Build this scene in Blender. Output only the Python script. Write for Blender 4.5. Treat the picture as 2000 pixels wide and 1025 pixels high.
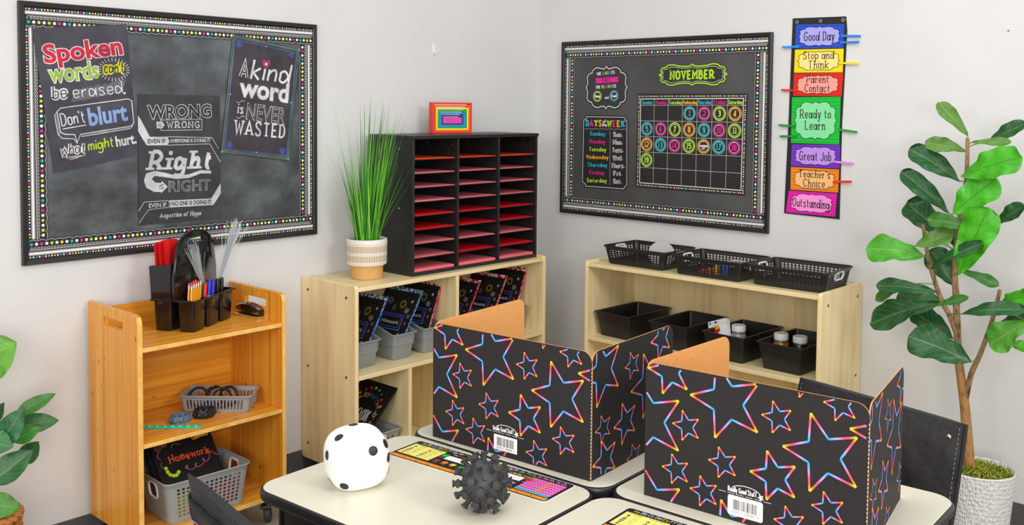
import bpy, bmesh, math, random
from math import sin, cos, pi, radians as R
from mathutils import Vector as V, Matrix
from mathutils.geometry import tessellate_polygon
from mathutils.bvhtree import BVHTree
random.seed(7)
for o in list(bpy.data.objects): bpy.data.objects.remove(o)
sc = bpy.context.scene
COL = sc.collection

# ------------------------------------------------------------------ camera
W, H = 2000, 1025
F, CX, CY = 1914.745, 1029.278, 306.935
YAW, PITCH, ROLL = .7328020, -.0513746, .0095048
CAM = V((-4.00293, -3.52035, 1.59628))
_f = V((cos(YAW)*cos(PITCH), sin(YAW)*cos(PITCH), sin(PITCH)))
_r = V((sin(YAW), -cos(YAW), 0)); _u = _r.cross(_f)
CR = _r*cos(ROLL)+_u*sin(ROLL); CU = -_r*sin(ROLL)+_u*cos(ROLL); CF = _f
cd = bpy.data.cameras.new('camera'); co = bpy.data.objects.new('camera', cd); COL.objects.link(co)
co.matrix_world = Matrix(((CR.x, CU.x, -CF.x, CAM.x), (CR.y, CU.y, -CF.y, CAM.y), (CR.z, CU.z, -CF.z, CAM.z), (0, 0, 0, 1)))
cd.sensor_fit = 'HORIZONTAL'; cd.sensor_width = 36; cd.lens = F/W*36
cd.shift_x = (W/2-CX)/W; cd.shift_y = (CY-H/2)/W; cd.clip_start = .05
sc.camera = co
def ray(u, v): return CF+CR*((u-CX)/F)-CU*((v-CY)/F)
def onx(u, v, x): d = ray(u, v); return CAM+d*((x-CAM.x)/d.x)
def ony(u, v, y): d = ray(u, v); return CAM+d*((y-CAM.y)/d.y)
def onz(u, v, z): d = ray(u, v); return CAM+d*((z-CAM.z)/d.z)
def onplane(u, v, p, n): d = ray(u, v); return CAM+d*((p-CAM).dot(n)/d.dot(n))

# ------------------------------------------------------------------ light
wd = bpy.data.worlds.new('room_ambient'); sc.world = wd; wd.use_nodes = True
bg = wd.node_tree.nodes['Background']; bg.inputs[0].default_value = (1, .955, .90, 1); bg.inputs[1].default_value = .70
def area(name, loc, target, size, power, col=(1, 1, 1)):
    l = bpy.data.lights.new(name, 'AREA'); l.energy = power; l.size = size[0]; l.shape = 'RECTANGLE'; l.size_y = size[1]; l.color = col
    o = bpy.data.objects.new(name, l); COL.objects.link(o); o.location = loc
    o.rotation_euler = (V(target)-V(loc)).to_track_quat('-Z', 'Y').to_euler()
area('ceiling_light', (-1.9, -2.1, 3.0), (-1.9, -2.1, 0), (2.2, 1.2), 24, (.96, .98, 1))
area('studio_light_right', (-2.2, -5.2, 2.7), (-1.2, -.6, .9), (1.0, 1.0), 56, (.97, .985, 1))
area('studio_light_left', (-5.3, -2.4, 2.0), (-1.2, -1.0, .5), (1.2, 1.2), 34)
area('front_fill', (-4.7, -4.3, 1.45), (-.9, -.8, .45), (1.6, 1.0), 58, (1, .985, .96))  # added fill from the camera side, lifts the dark shelf interiors
vs = sc.view_settings
vs.view_transform = 'Standard'; vs.look = 'None'; vs.gamma = 1; vs.use_curve_mapping = False; vs.exposure = -0.05

# ------------------------------------------------------------------ materials
def lin(c): return c/12.92 if c <= .04045 else ((c+.055)/1.055)**2.4
def hx(s): s = s.lstrip('#'); return tuple(lin(int(s[i:i+2], 16)/255) for i in (0, 2, 4))
MATS = {}
def newmat(name):
    m = bpy.data.materials.new(name); m.use_nodes = True
    return m, m.node_tree.nodes, m.node_tree.links, m.node_tree.nodes['Principled BSDF']
def mat(name, col, rough=.5, metal=0, spec=.5, **k):
    if name in MATS: return MATS[name]
    m, n, l, b = newmat(name)
    b.inputs['Base Color'].default_value = (*hx(col), 1); b.inputs['Roughness'].default_value = rough
    b.inputs['Metallic'].default_value = metal; b.inputs['Specular IOR Level'].default_value = spec
    if k.get('trans'): b.inputs['Transmission Weight'].default_value = k['trans']; b.inputs['IOR'].default_value = 1.4
    if k.get('coat'): b.inputs['Coat Weight'].default_value = k['coat']
    if k.get('bump'):
        t = n.new('ShaderNodeTexCoord'); x = n.new('ShaderNodeTexNoise'); x.inputs['Scale'].default_value = k['bump'][0]; x.inputs['Detail'].default_value = 3
        bp = n.new('ShaderNodeBump'); bp.inputs['Strength'].default_value = k['bump'][1]; bp.inputs['Distance'].default_value = k['bump'][2]
        l.new(t.outputs['Object'], x.inputs['Vector']); l.new(x.outputs[0], bp.inputs['Height']); l.new(bp.outputs[0], b.inputs['Normal'])
    MATS[name] = m; return m
def noisemat(name, cols, scale, rough=.6, stretch=(1, 1, 1), detail=4, pos=(.3, .7), bump=None, spec=.5, dist=0):
    if name in MATS: return MATS[name]
    m, n, l, b = newmat(name)
    t = n.new('ShaderNodeTexCoord'); mp = n.new('ShaderNodeMapping'); mp.inputs['Scale'].default_value = stretch
    x = n.new('ShaderNodeTexNoise'); x.inputs['Scale'].default_value = scale; x.inputs['Detail'].default_value = detail; x.inputs['Distortion'].default_value = dist
    r = n.new('ShaderNodeValToRGB'); e = r.color_ramp.elements
    while len(e) < len(cols): e.new(.5)
    for i, c in enumerate(cols):
        e[i].position = pos[0]+(pos[1]-pos[0])*i/(len(cols)-1); e[i].color = (*hx(c), 1)
    l.new(t.outputs['Object'], mp.inputs[0]); l.new(mp.outputs[0], x.inputs['Vector']); l.new(x.outputs[0], r.inputs[0]); l.new(r.outputs[0], b.inputs['Base Color'])
    b.inputs['Roughness'].default_value = rough; b.inputs['Specular IOR Level'].default_value = spec
    if bump:
        y = n.new('ShaderNodeTexNoise'); y.inputs['Scale'].default_value = bump[0]; y.inputs['Detail'].default_value = 3
        bp = n.new('ShaderNodeBump'); bp.inputs['Strength'].default_value = bump[1]; bp.inputs['Distance'].default_value = bump[2]
        l.new(t.outputs['Object'], y.inputs['Vector']); l.new(y.outputs[0], bp.inputs['Height']); l.new(bp.outputs[0], b.inputs['Normal'])
    MATS[name] = m; return m
def bamboo(axis):
    name = 'bamboo_'+axis
    if name in MATS: return MATS[name]
    m, n, l, b = newmat(name)
    t = n.new('ShaderNodeTexCoord')
    def mapped(sc_): mp = n.new('ShaderNodeMapping'); mp.inputs['Scale'].default_value = sc_; l.new(t.outputs['Object'], mp.inputs[0]); return mp.outputs[0]
    st = {'z': (60, 60, 1.2), 'x': (1.2, 60, 60)}[axis]
    x = n.new('ShaderNodeTexNoise'); x.inputs['Scale'].default_value = 1; x.inputs['Detail'].default_value = 3; l.new(mapped(st), x.inputs['Vector'])
    st2 = {'z': (45, 45, .6), 'x': (.6, 45, 45)}[axis]
    vo = n.new('ShaderNodeTexVoronoi'); vo.inputs['Scale'].default_value = 1; l.new(mapped(st2), vo.inputs['Vector'])
    st3 = {'z': (13, 13, 8), 'x': (8, 13, 13)}[axis]
    kn = n.new('ShaderNodeTexVoronoi'); kn.inputs['Scale'].default_value = 1; l.new(mapped(st3), kn.inputs['Vector'])
    r = n.new('ShaderNodeValToRGB'); e = r.color_ramp.elements; e[0].position = .25; e[0].color = (*hx('e0840f'), 1); e[1].position = .75; e[1].color = (*hx('ffbc48'), 1)
    l.new(x.outputs[0], r.inputs[0])
    hs = n.new('ShaderNodeMix'); hs.data_type = 'RGBA'; hs.blend_type = 'MULTIPLY'; hs.inputs[0].default_value = .14
    sv = n.new('ShaderNodeSeparateColor'); l.new(vo.outputs['Color'], sv.inputs[0]); l.new(r.outputs[0], hs.inputs[6]); l.new(sv.outputs[0], hs.inputs[7])
    kr = n.new('ShaderNodeValToRGB'); ke = kr.color_ramp.elements; ke[0].position = .035; ke[0].color = (.22, .10, .03, 1); ke[1].position = .085; ke[1].color = (1, 1, 1, 1)
    l.new(kn.outputs['Distance'], kr.inputs[0])
    mx = n.new('ShaderNodeMix'); mx.data_type = 'RGBA'; mx.blend_type = 'MULTIPLY'; mx.inputs[0].default_value = .85
    l.new(hs.outputs[2], mx.inputs[6]); l.new(kr.outputs[0], mx.inputs[7]); l.new(mx.outputs[2], b.inputs['Base Color'])
    b.inputs['Roughness'].default_value = .32
    MATS[name] = m; return m
def inkmat(rough=.55, name='printed_ink'):
    if name in MATS: return MATS[name]
    m, n, l, b = newmat(name)
    a = n.new('ShaderNodeVertexColor'); a.layer_name = 'Col'; l.new(a.outputs[0], b.inputs['Base Color'])
    b.inputs['Roughness'].default_value = rough; b.inputs['Specular IOR Level'].default_value = .3
    MATS[name] = m; return m
def chalkink():
    if 'chalk_print' in MATS: return MATS['chalk_print']
    m, n, l, b = newmat('chalk_print')
    a = n.new('ShaderNodeVertexColor'); a.layer_name = 'Col'; t = n.new('ShaderNodeTexCoord')
    x = n.new('ShaderNodeTexNoise'); x.inputs['Scale'].default_value = 11; x.inputs['Detail'].default_value = 7; x.inputs['Roughness'].default_value = .52
    r = n.new('ShaderNodeValToRGB'); r.color_ramp.elements[0].position = .36; r.color_ramp.elements[0].color = (.55, .55, .58, 1); r.color_ramp.elements[1].position = .68; r.color_ramp.elements[1].color = (1.0, 1.0, 1.0, 1)
    g = n.new('ShaderNodeMix'); g.data_type = 'RGBA'; g.blend_type = 'MULTIPLY'; g.inputs[0].default_value = 1
    l.new(t.outputs['Object'], x.inputs['Vector']); l.new(x.outputs[0], r.inputs[0]); l.new(a.outputs[0], g.inputs[6]); l.new(r.outputs[0], g.inputs[7]); l.new(g.outputs[2], b.inputs['Base Color'])
    b.inputs['Roughness'].default_value = .45; b.inputs['Specular IOR Level'].default_value = .35
    MATS['chalk_print'] = m; return m
def leafmat(name='leaf', vein_col='a8c86a', vk=.30):
    if name in MATS: return MATS[name]
    m, n, l, b = newmat(name)
    a = n.new('ShaderNodeVertexColor'); a.layer_name = 'Col'
    uv = n.new('ShaderNodeUVMap'); uv.uv_map = 'UV'; s = n.new('ShaderNodeSeparateXYZ'); l.new(uv.outputs[0], s.inputs[0])
    def mth(op, x, y=None, y2=None):
        q = n.new('ShaderNodeMath'); q.operation = op
        for i, w in enumerate((x, y, y2)):
            if w is None: continue
            if isinstance(w, (int, float)): q.inputs[i].default_value = w
            else: l.new(w, q.inputs[i])
        return q.outputs[0]
    au = mth('ABSOLUTE', mth('SUBTRACT', s.outputs[0], .5))
    mid = mth('LESS_THAN', au, .018)
    ph = mth('FRACT', mth('MULTIPLY_ADD', s.outputs[1], 7.0, mth('MULTIPLY', au, -4.5)))
    side = mth('MULTIPLY', mth('LESS_THAN', ph, .09), .55)
    vein = mth('MAXIMUM', mid, side)
    t = n.new('ShaderNodeTexCoord'); x = n.new('ShaderNodeTexNoise'); x.inputs['Scale'].default_value = 26; x.inputs['Detail'].default_value = 4; l.new(t.outputs['Object'], x.inputs['Vector'])
    mot = n.new('ShaderNodeMix'); mot.data_type = 'RGBA'; mot.blend_type = 'MULTIPLY'; mot.inputs[0].default_value = .55
    rr = n.new('ShaderNodeValToRGB'); rr.color_ramp.elements[0].position = .3; rr.color_ramp.elements[0].color = (.45, .5, .4, 1); rr.color_ramp.elements[1].position = .7; rr.color_ramp.elements[1].color = (1, 1, 1, 1)
    l.new(x.outputs[0], rr.inputs[0]); l.new(a.outputs[0], mot.inputs[6]); l.new(rr.outputs[0], mot.inputs[7])
    mx = n.new('ShaderNodeMix'); mx.data_type = 'RGBA'; l.new(mth('MULTIPLY', vein, vk), mx.inputs[0]); l.new(mot.outputs[2], mx.inputs[6]); mx.inputs[7].default_value = (*hx(vein_col), 1)
    l.new(mx.outputs[2], b.inputs['Base Color'])
    bp = n.new('ShaderNodeBump'); bp.inputs['Strength'].default_value = .5; bp.inputs['Distance'].default_value = .002; l.new(vein, bp.inputs['Height']); bp.invert = True; l.new(bp.outputs[0], b.inputs['Normal'])
    b.inputs['Roughness'].default_value = .38; b.inputs['Specular IOR Level'].default_value = .4
    MATS[name] = m; return m
WALL = noisemat('wall_paint', ('d8d8d8', 'dddddc'), 3, .75, bump=(150, .32, .004), spec=.25)
CARPET = noisemat('grey_carpet', ('7d7464', 'a89d8b', '938977'), 160, .95, detail=6, bump=(220, .9, .008), spec=.1)
BASEB = mat('dark_vinyl', '565556', .45)
BIRCH = noisemat('birch_veneer', ('e6ca90', 'f2dca8', 'f7e5b6'), 1.0, .42, stretch=(28, 28, 2.2), detail=5)
BIRCHX = noisemat('birch_shelf', ('e2cc9a', 'eedcaa', 'f2e3b6'), 1.0, .36, stretch=(2.2, 28, 28), detail=5)
BIRCHY = noisemat('birch_shelf_deep', ('e2cc9a', 'eedcaa', 'f2e3b6'), 1.0, .36, stretch=(28, 2.2, 28), detail=5)
EDGE = noisemat('birch_edge', ('eed49c', 'f6e2b2'), 1.0, .45, stretch=(10, 10, 10))
BAMEDGE = noisemat('bamboo_edge', ('e8ac52', 'f8cc7c'), 1.0, .35, stretch=(30, 30, 30))
BLACKP = mat('black_plastic', '1b1b1c', .33)
BLACKG = mat('glossy_black_plastic', '161414', .12, coat=.3)
BLACKF = noisemat('black_laminate', ('1c1c1d', '262627'), 40, .42)
GREYP = mat('grey_plastic', '9b9d9c', .42)
GREYD = mat('grey_bin_plastic', '8c9092', .40)
WHITEP = mat('white_plastic', 'ececec', .4)
FRAME = mat('black_frame', '1d1d1f', .35)
CHROME = mat('chrome', 'd8d8d8', .12, 1)
STEEL = mat('screw_steel', '6b675f', .35, .9)
LAM = noisemat('desk_laminate', ('d2cdb9', 'dcd7c4', 'd7d2be'), 260, .34, detail=3)
RUBBER = mat('dark_rubber', '39393b', .55)
FABRIC = noisemat('black_fabric', ('1e1e21', '29292c'), 300, .62, bump=(14, .5, .02))
# ------------------------------------------------------------------ mesh tools
class M:
    def __init__(s): s.v = []; s.f = []; s.mi = []; s.c = []; s.uv = None
    def add(s, vs, fs, mi=0, col=None):
        k = len(s.v); s.v += [tuple(p) for p in vs]
        for f in fs: s.f.append([i+k for i in f]); s.mi.append(mi); s.c.append(col)
        return s
    def box(s, x0, x1, y0, y1, z0, z1, mi=0, T=None, col=None):
        vs = [V((x, y, z)) for z in (z0, z1) for y in (y0, y1) for x in (x0, x1)]
        if T: vs = [T @ p for p in vs]
        return s.add(vs, [(0, 2, 3, 1), (4, 5, 7, 6), (0, 1, 5, 4), (2, 6, 7, 3), (0, 4, 6, 2), (1, 3, 7, 5)], mi, col)
    def rings(s, secs, cap=(1, 1), mi=0, col=None, closed=True):
        n = len(secs[0]); vs = [p for q in secs for p in q]; fs = []
        for a in range(len(secs)-1):
            for i in range(n if closed else n-1):
                j = (i+1) % n; fs.append((a*n+i, a*n+j, (a+1)*n+j, (a+1)*n+i))
        if cap[0]: fs.append(tuple(range(n-1, -1, -1)))
        if cap[1]: fs.append(tuple((len(secs)-1)*n+i for i in range(n)))
        return s.add(vs, fs, mi, col)
    def tube(s, path, r, n=8, closed=False, mi=0, flat=1, col=None):
        P = [V(p) for p in path]; m = len(P); rr = r if isinstance(r, (list, tuple)) else [r]*m
        secs = []; prev = None
        for i, p in enumerate(P):
            if closed: d = P[(i+1) % m]-P[i-1]
            else: d = P[min(i+1, m-1)]-P[max(i-1, 0)]
            d.normalize()
            if prev is None:
                a = V((0, 0, 1)) if abs(d.z) < .9 else V((1, 0, 0))
                x = d.cross(a).normalized()
            else: x = (prev-d*prev.dot(d)).normalized()
            prev = x; y = d.cross(x)
            secs.append([p+(x*cos(2*pi*k/n)+y*sin(2*pi*k/n)*flat)*rr[i] for k in range(n)])
        if closed: secs.append(secs[0]); return s.rings(secs, (0, 0), mi, col)
        return s.rings(secs, (1, 1), mi, col)
    def lathe(s, prof, n=32, c=(0, 0, 0), mi=0, cap=(1, 1), T=None):
        secs = [[V((c[0]+r*cos(2*pi*k/n), c[1]+r*sin(2*pi*k/n), c[2]+z)) for k in range(n)] for r, z in prof]
        if T: secs = [[T @ p for p in q] for q in secs]
        return s.rings(secs, cap, mi)
    def disc(s, c, r, nrm, n=14, mi=0, h=0, col=None):
        nrm = V(nrm).normalized(); x = nrm.orthogonal().normalized(); y = nrm.cross(x); c = V(c)
        ring = [c+x*r*cos(2*pi*k/n)+y*r*sin(2*pi*k/n) for k in range(n)]
        if h: return s.rings([ring, [p+nrm*h for p in ring]], (1, 1), mi, col)
        return s.add(ring, [tuple(range(n))], mi, col)
    def ball(s, c, r, n=14, m=8, mi=0, sq=(1, 1, 1)):
        secs = []
        for a in range(m+1):
            t = pi*a/m; rr = max(sin(t), .02)
            secs.append([V((c[0]+r*sq[0]*rr*cos(2*pi*k/n), c[1]+r*sq[1]*rr*sin(2*pi*k/n), c[2]-r*sq[2]*cos(t))) for k in range(n)])
        return s.rings(secs, (1, 1), mi)
def rrect(w, d, r, k=4, cx=0, cy=0):
    pts = []
    for sx, sy, a0 in ((1, 1, 0), (-1, 1, 90), (-1, -1, 180), (1, -1, 270)):
        for i in range(k+1):
            a = R(a0+90*i/k); pts.append((cx+sx*(w/2-r)+r*cos(a), cy+sy*(d/2-r)+r*sin(a)))
    return pts
WM = {}
def wm(o): return WM.get(o.name, Matrix.Identity(4))
def obj(name, m, mats, parent=None, world=False, smooth=None, bevel=0, solid=None, bseg=2):
    """link one mesh object; world=True: vertices are given in room coordinates"""
    me = bpy.data.meshes.new(name); T = wm(parent) if parent else Matrix.Identity(4)
    vs = m.v
    if world and parent: I = T.inverted(); vs = [I @ V(p) for p in vs]
    me.from_pydata([tuple(p) for p in vs], [], m.f)
    mats = mats if isinstance(mats, (list, tuple)) else [mats]
    for x in mats: me.materials.append(x)
    me.polygons.foreach_set('material_index', m.mi)
    if any(c is not None for c in m.c):
        ca = me.color_attributes.new('Col', 'FLOAT_COLOR', 'CORNER'); dat = []
        for p, c in zip(me.polygons, m.c):
            if c is not None and isinstance(c[0], (tuple, list)):
                for q in c: dat += [*q, 1]
            else: dat += [*(c or (.5, .5, .5)), 1]*p.loop_total
        ca.data.foreach_set('color', dat)
    if m.uv:
        ul = me.uv_layers.new(name='UV')
        for lp in me.loops: ul.data[lp.index].uv = m.uv[lp.vertex_index]
    bm = bmesh.new(); bm.from_mesh(me); bmesh.ops.recalc_face_normals(bm, faces=bm.faces) if not getattr(m, 'keep', False) else None
    bm.to_mesh(me); bm.free()
    if smooth is not None:
        me.polygons.foreach_set('use_smooth', [True]*len(me.polygons)); me.set_sharp_from_angle(angle=R(smooth))
    me.update()
    o = bpy.data.objects.new(name, me); COL.objects.link(o)
    if parent: o.parent = parent
    WM[o.name] = T.copy()
    if solid:
        md = o.modifiers.new('thickness', 'SOLIDIFY'); md.thickness = solid; md.offset = 0
    if bevel:
        md = o.modifiers.new('bevel', 'BEVEL'); md.width = bevel; md.segments = bseg; md.limit_method = 'ANGLE'; md.angle_limit = R(40)
    return o
def tag(o, label, cat, group=None):
    o['label'] = label; o['category'] = cat
    if group: o['group'] = group
    return o
def thing(name, label, cat, loc=(0, 0, 0), rot=0, group=None):
    o = bpy.data.objects.new(name, None); COL.objects.link(o); o.empty_display_size = .05
    o.location = loc; o.rotation_euler = (0, 0, rot)
    WM[o.name] = Matrix.Translation(V(loc)) @ Matrix.Rotation(rot, 4, 'Z')
    return tag(o, label, cat, group)
def single(name, m, mats, label, cat, group=None, loc=None, **k):
    """a thing that is one mesh, its vertices in room coordinates; origin goes to its base"""
    xs = [p[0] for p in m.v]; ys = [p[1] for p in m.v]; zs = [p[2] for p in m.v]
    c = V(loc) if loc else V(((min(xs)+max(xs))/2, (min(ys)+max(ys))/2, min(zs)))
    m.v = [tuple(V(p)-c) for p in m.v]
    o = obj(name, m, mats, **k); o.location = c; WM[o.name] = Matrix.Translation(c)
    return tag(o, label, cat, group)
def struct(name, m, mats, **k):
    o = obj(name, m, mats, **k); o['kind'] = 'structure'; return o
def clone(src, loc, rot, label, group=None):
    def cp(o, par):
        c = o.copy(); COL.objects.link(c)
        if par: c.parent = par
        for ch in o.children: cp(ch, c)
        return c
    r = cp(src, None); r.location = loc; r.rotation_euler = (0, 0, rot); r['label'] = label
    if group: r['group'] = group
    WM[r.name] = Matrix.Translation(V(loc)) @ Matrix.Rotation(rot, 4, 'Z')
    return r
def plate(outlines, t, bevel=0, T=None, smooth=False):
    """solid sheet from closed 2D outlines (the later ones are holes); local z = -t/2..t/2"""
    cu = bpy.data.curves.new('tmp', 'CURVE'); cu.dimensions = '2D'; cu.fill_mode = 'BOTH'; cu.extrude = max(t/2-bevel, .00005); cu.bevel_depth = bevel; cu.bevel_resolution = 1; cu.offset = -bevel
    for pts in outlines:
        sp = cu.splines.new('POLY'); sp.points.add(len(pts)-1); sp.use_cyclic_u = True
        for p, q in zip(sp.points, pts): p.co = (q[0], q[1], 0, 1)
    o = bpy.data.objects.new('tmp', cu); COL.objects.link(o)
    me = bpy.data.meshes.new_from_object(o.evaluated_get(bpy.context.evaluated_depsgraph_get()))
    bm = bmesh.new(); bm.from_mesh(me); bmesh.ops.remove_doubles(bm, verts=bm.verts, dist=1e-5)
    m = M(); bm.verts.index_update()
    m.add([(T @ v.co) if T else v.co.copy() for v in bm.verts], [[v.index for v in f.verts] for f in bm.faces])
    bm.free(); bpy.data.objects.remove(o); bpy.data.curves.remove(cu); bpy.data.meshes.remove(me)
    return m
def frameT(o, u, v):
    u = V(u).normalized(); v = V(v).normalized(); n = u.cross(v); o = V(o)
    return Matrix(((u.x, v.x, n.x, o.x), (u.y, v.y, n.y, o.y), (u.z, v.z, n.z, o.z), (0, 0, 0, 1)))
def front_edge(m, mi=1):
    """faces that look to the front (-y) show the paler cut edge of the board"""
    for k, f in enumerate(m.f):
        a, b, c = (V(m.v[i]) for i in f[:3]); n = (b-a).cross(c-a)
        if n.length > 1e-12 and abs(n.normalized().y) > .75 and min(m.v[i][1] for i in f) < (min(p[1] for p in m.v)+.02): m.mi[k] = mi
    return m
def smoothpts(P, k=5, closed=False):
    out = []; n = len(P)
    if n < 3: return list(P)
    for i in range(n if closed else n-1):
        p0, p1, p2, p3 = (P[(i-1) % n], P[i], P[(i+1) % n], P[(i+2) % n]) if closed else (P[max(i-1, 0)], P[i], P[i+1], P[min(i+2, n-1)])
        for j in range(k):
            t = j/k
            out.append(tuple(.5*(2*b+(c-a)*t+(2*a-5*b+4*c-d)*t*t+(3*b-a-3*c+d)*t**3) for a, b, c, d in zip(p0, p1, p2, p3)))
    if not closed: out.append(tuple(P[-1]))
    return out
# ------------------------------------------------------------------ lettering: strokes on a grid, baseline y=4, cap height y=14
G = {'A': '043e74 1757', 'B': '040e ~0e3e4c4a3a0a ~0a3a585633 04'.replace('33 04', '3404'), 'C': '~6c4e2e0b07244466', 'D': '040e ~0e2e4d5b57452404', 'E': '5e0e0454 0949', 'F': '5e0e04 0949',
 'G': '~6c4e2e0b0724446668 6839', 'H': '040e 646e 0969', 'I': '040e', 'J': '~4e47341406', 'K': '040e 6e09 2a64', 'L': '0e0454', 'M': '040e387e74', 'N': '040e646e', 'O': '@3e1d0b071534556 7'.replace(' ', '')+'6b5d',
 'P': '040e ~0e3e5c5a3808', 'Q': '@3e1d0b07153455676b5d 4763', 'R': '040e ~0e3e5c5a3808 3864', 'S': '~5c4e1e0c1a48564414 06'.replace(' ', ''), 'T': '343e 0e6e', 'U': '0e08 ~0806244466 68'.replace('66 68', '6668')+' 686e',
 'V': '0e346e', 'W': '0e244c648e', 'X': '046e 0e64', 'Y': '0e396e 3934', 'Z': '0e6e0464',
 'a': '@2a090705244648 5a54', 'b': '0e04 @2a09070524454749', 'c': '~493a1a0907143445', 'd': '@2a090705244648 5e54', 'e': '0747 ~47493a1a0907143445', 'f': '~4d3e2d1b14 0a3a', 'g': '@2a090705244648 ~5a5652401001',
 'h': '0e04 ~07193a4844', 'i': '0a04 0c0d', 'j': '~1a1200 1c1d', 'k': '0e04 4a07 1744', 'l': '0e04', 'm': '0a04 ~081a2a3834 ~384a5a6864', 'n': '0a04 ~07193a4844', 'o': '@2a09070524454749', 'p': '0a00 @2a09070524454749',
 'q': '@2a090705244648 5a50', 'r': '0a04 ~07193a3a', 's': '~493a1a09183736 4534 1405'.replace(' ', ''), 't': '~1d162434 0a3a', 'u': '~0a07143447 4a44', 'v': '0a244a', 'w': '0a1439546a', 'x': '044a 0a44', 'y': '0a24 4a10', 'z': '0a4a0444',
 '0': '@2e0c0624464c', '1': '0c1e14', '2': '~0c1e3e4c490604 0444', '3': '~0d2e4c3a1a ~1a3a47352405', '4': '3e34 3e0747', '5': '4e0e0a ~0a2b49462405', '6': '~4d2e0b06244628 08', '7': '0e4e14', '8': '@2e0d0b2a4b4d @2a08062446 48', '9': '~05243647 4c2e0c0a2849',
 '.': '0405', "'": '0c0e', ',': '0503', '-': '0848', '!': '0e08 0405', '?': '~0c1e3e4b2816 1415', '&': '~641a1d2e3d3a06142447'}
G['6'] = '~4d2e0b07 @2a0806244648'; G['9'] = '@2e0c0a284a4c ~4b462405'; G['8'] = '@2e0d0b2a4b4d @2a0806244648'
def glyph(ch):
    out = []; w = 0
    for s in G.get(ch, '').split():
        k = s[0] if s[0] in '~@' else ''; s = s.lstrip('~@')
        p = [(int(s[i], 16), int(s[i+1], 16)-4) for i in range(0, len(s)-1, 2)]
        w = max([w]+[q[0] for q in p]); out.append((k, p))
    return out, w
_bf = {}
def bftext(s, off=0, shear=0):
    key = (s, off, shear)
    if key in _bf: return _bf[key]
    def conv(t, off):
        cu = bpy.data.curves.new('tmp', 'FONT'); cu.body = t; cu.size = 1; cu.offset = off; cu.shear = shear; cu.resolution_u = 3
        o = bpy.data.objects.new('tmp', cu); COL.objects.link(o)
        me = bpy.data.meshes.new_from_object(o.evaluated_get(bpy.context.evaluated_depsgraph_get()))
        r = [(v.co.x, v.co.y) for v in me.vertices], [tuple(p.vertices) for p in me.polygons]
        bpy.data.objects.remove(o); bpy.data.curves.remove(cu); bpy.data.meshes.remove(me); return r
    caph = max(p[1] for p in conv('H', 0)[0])
    v, f = conv(s, off); xs = [p[0] for p in v]
    _bf[key] = ([((p[0]-min(xs))/caph, p[1]/caph) for p in v], f, (max(xs)-min(xs))/caph)
    return _bf[key]
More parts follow.
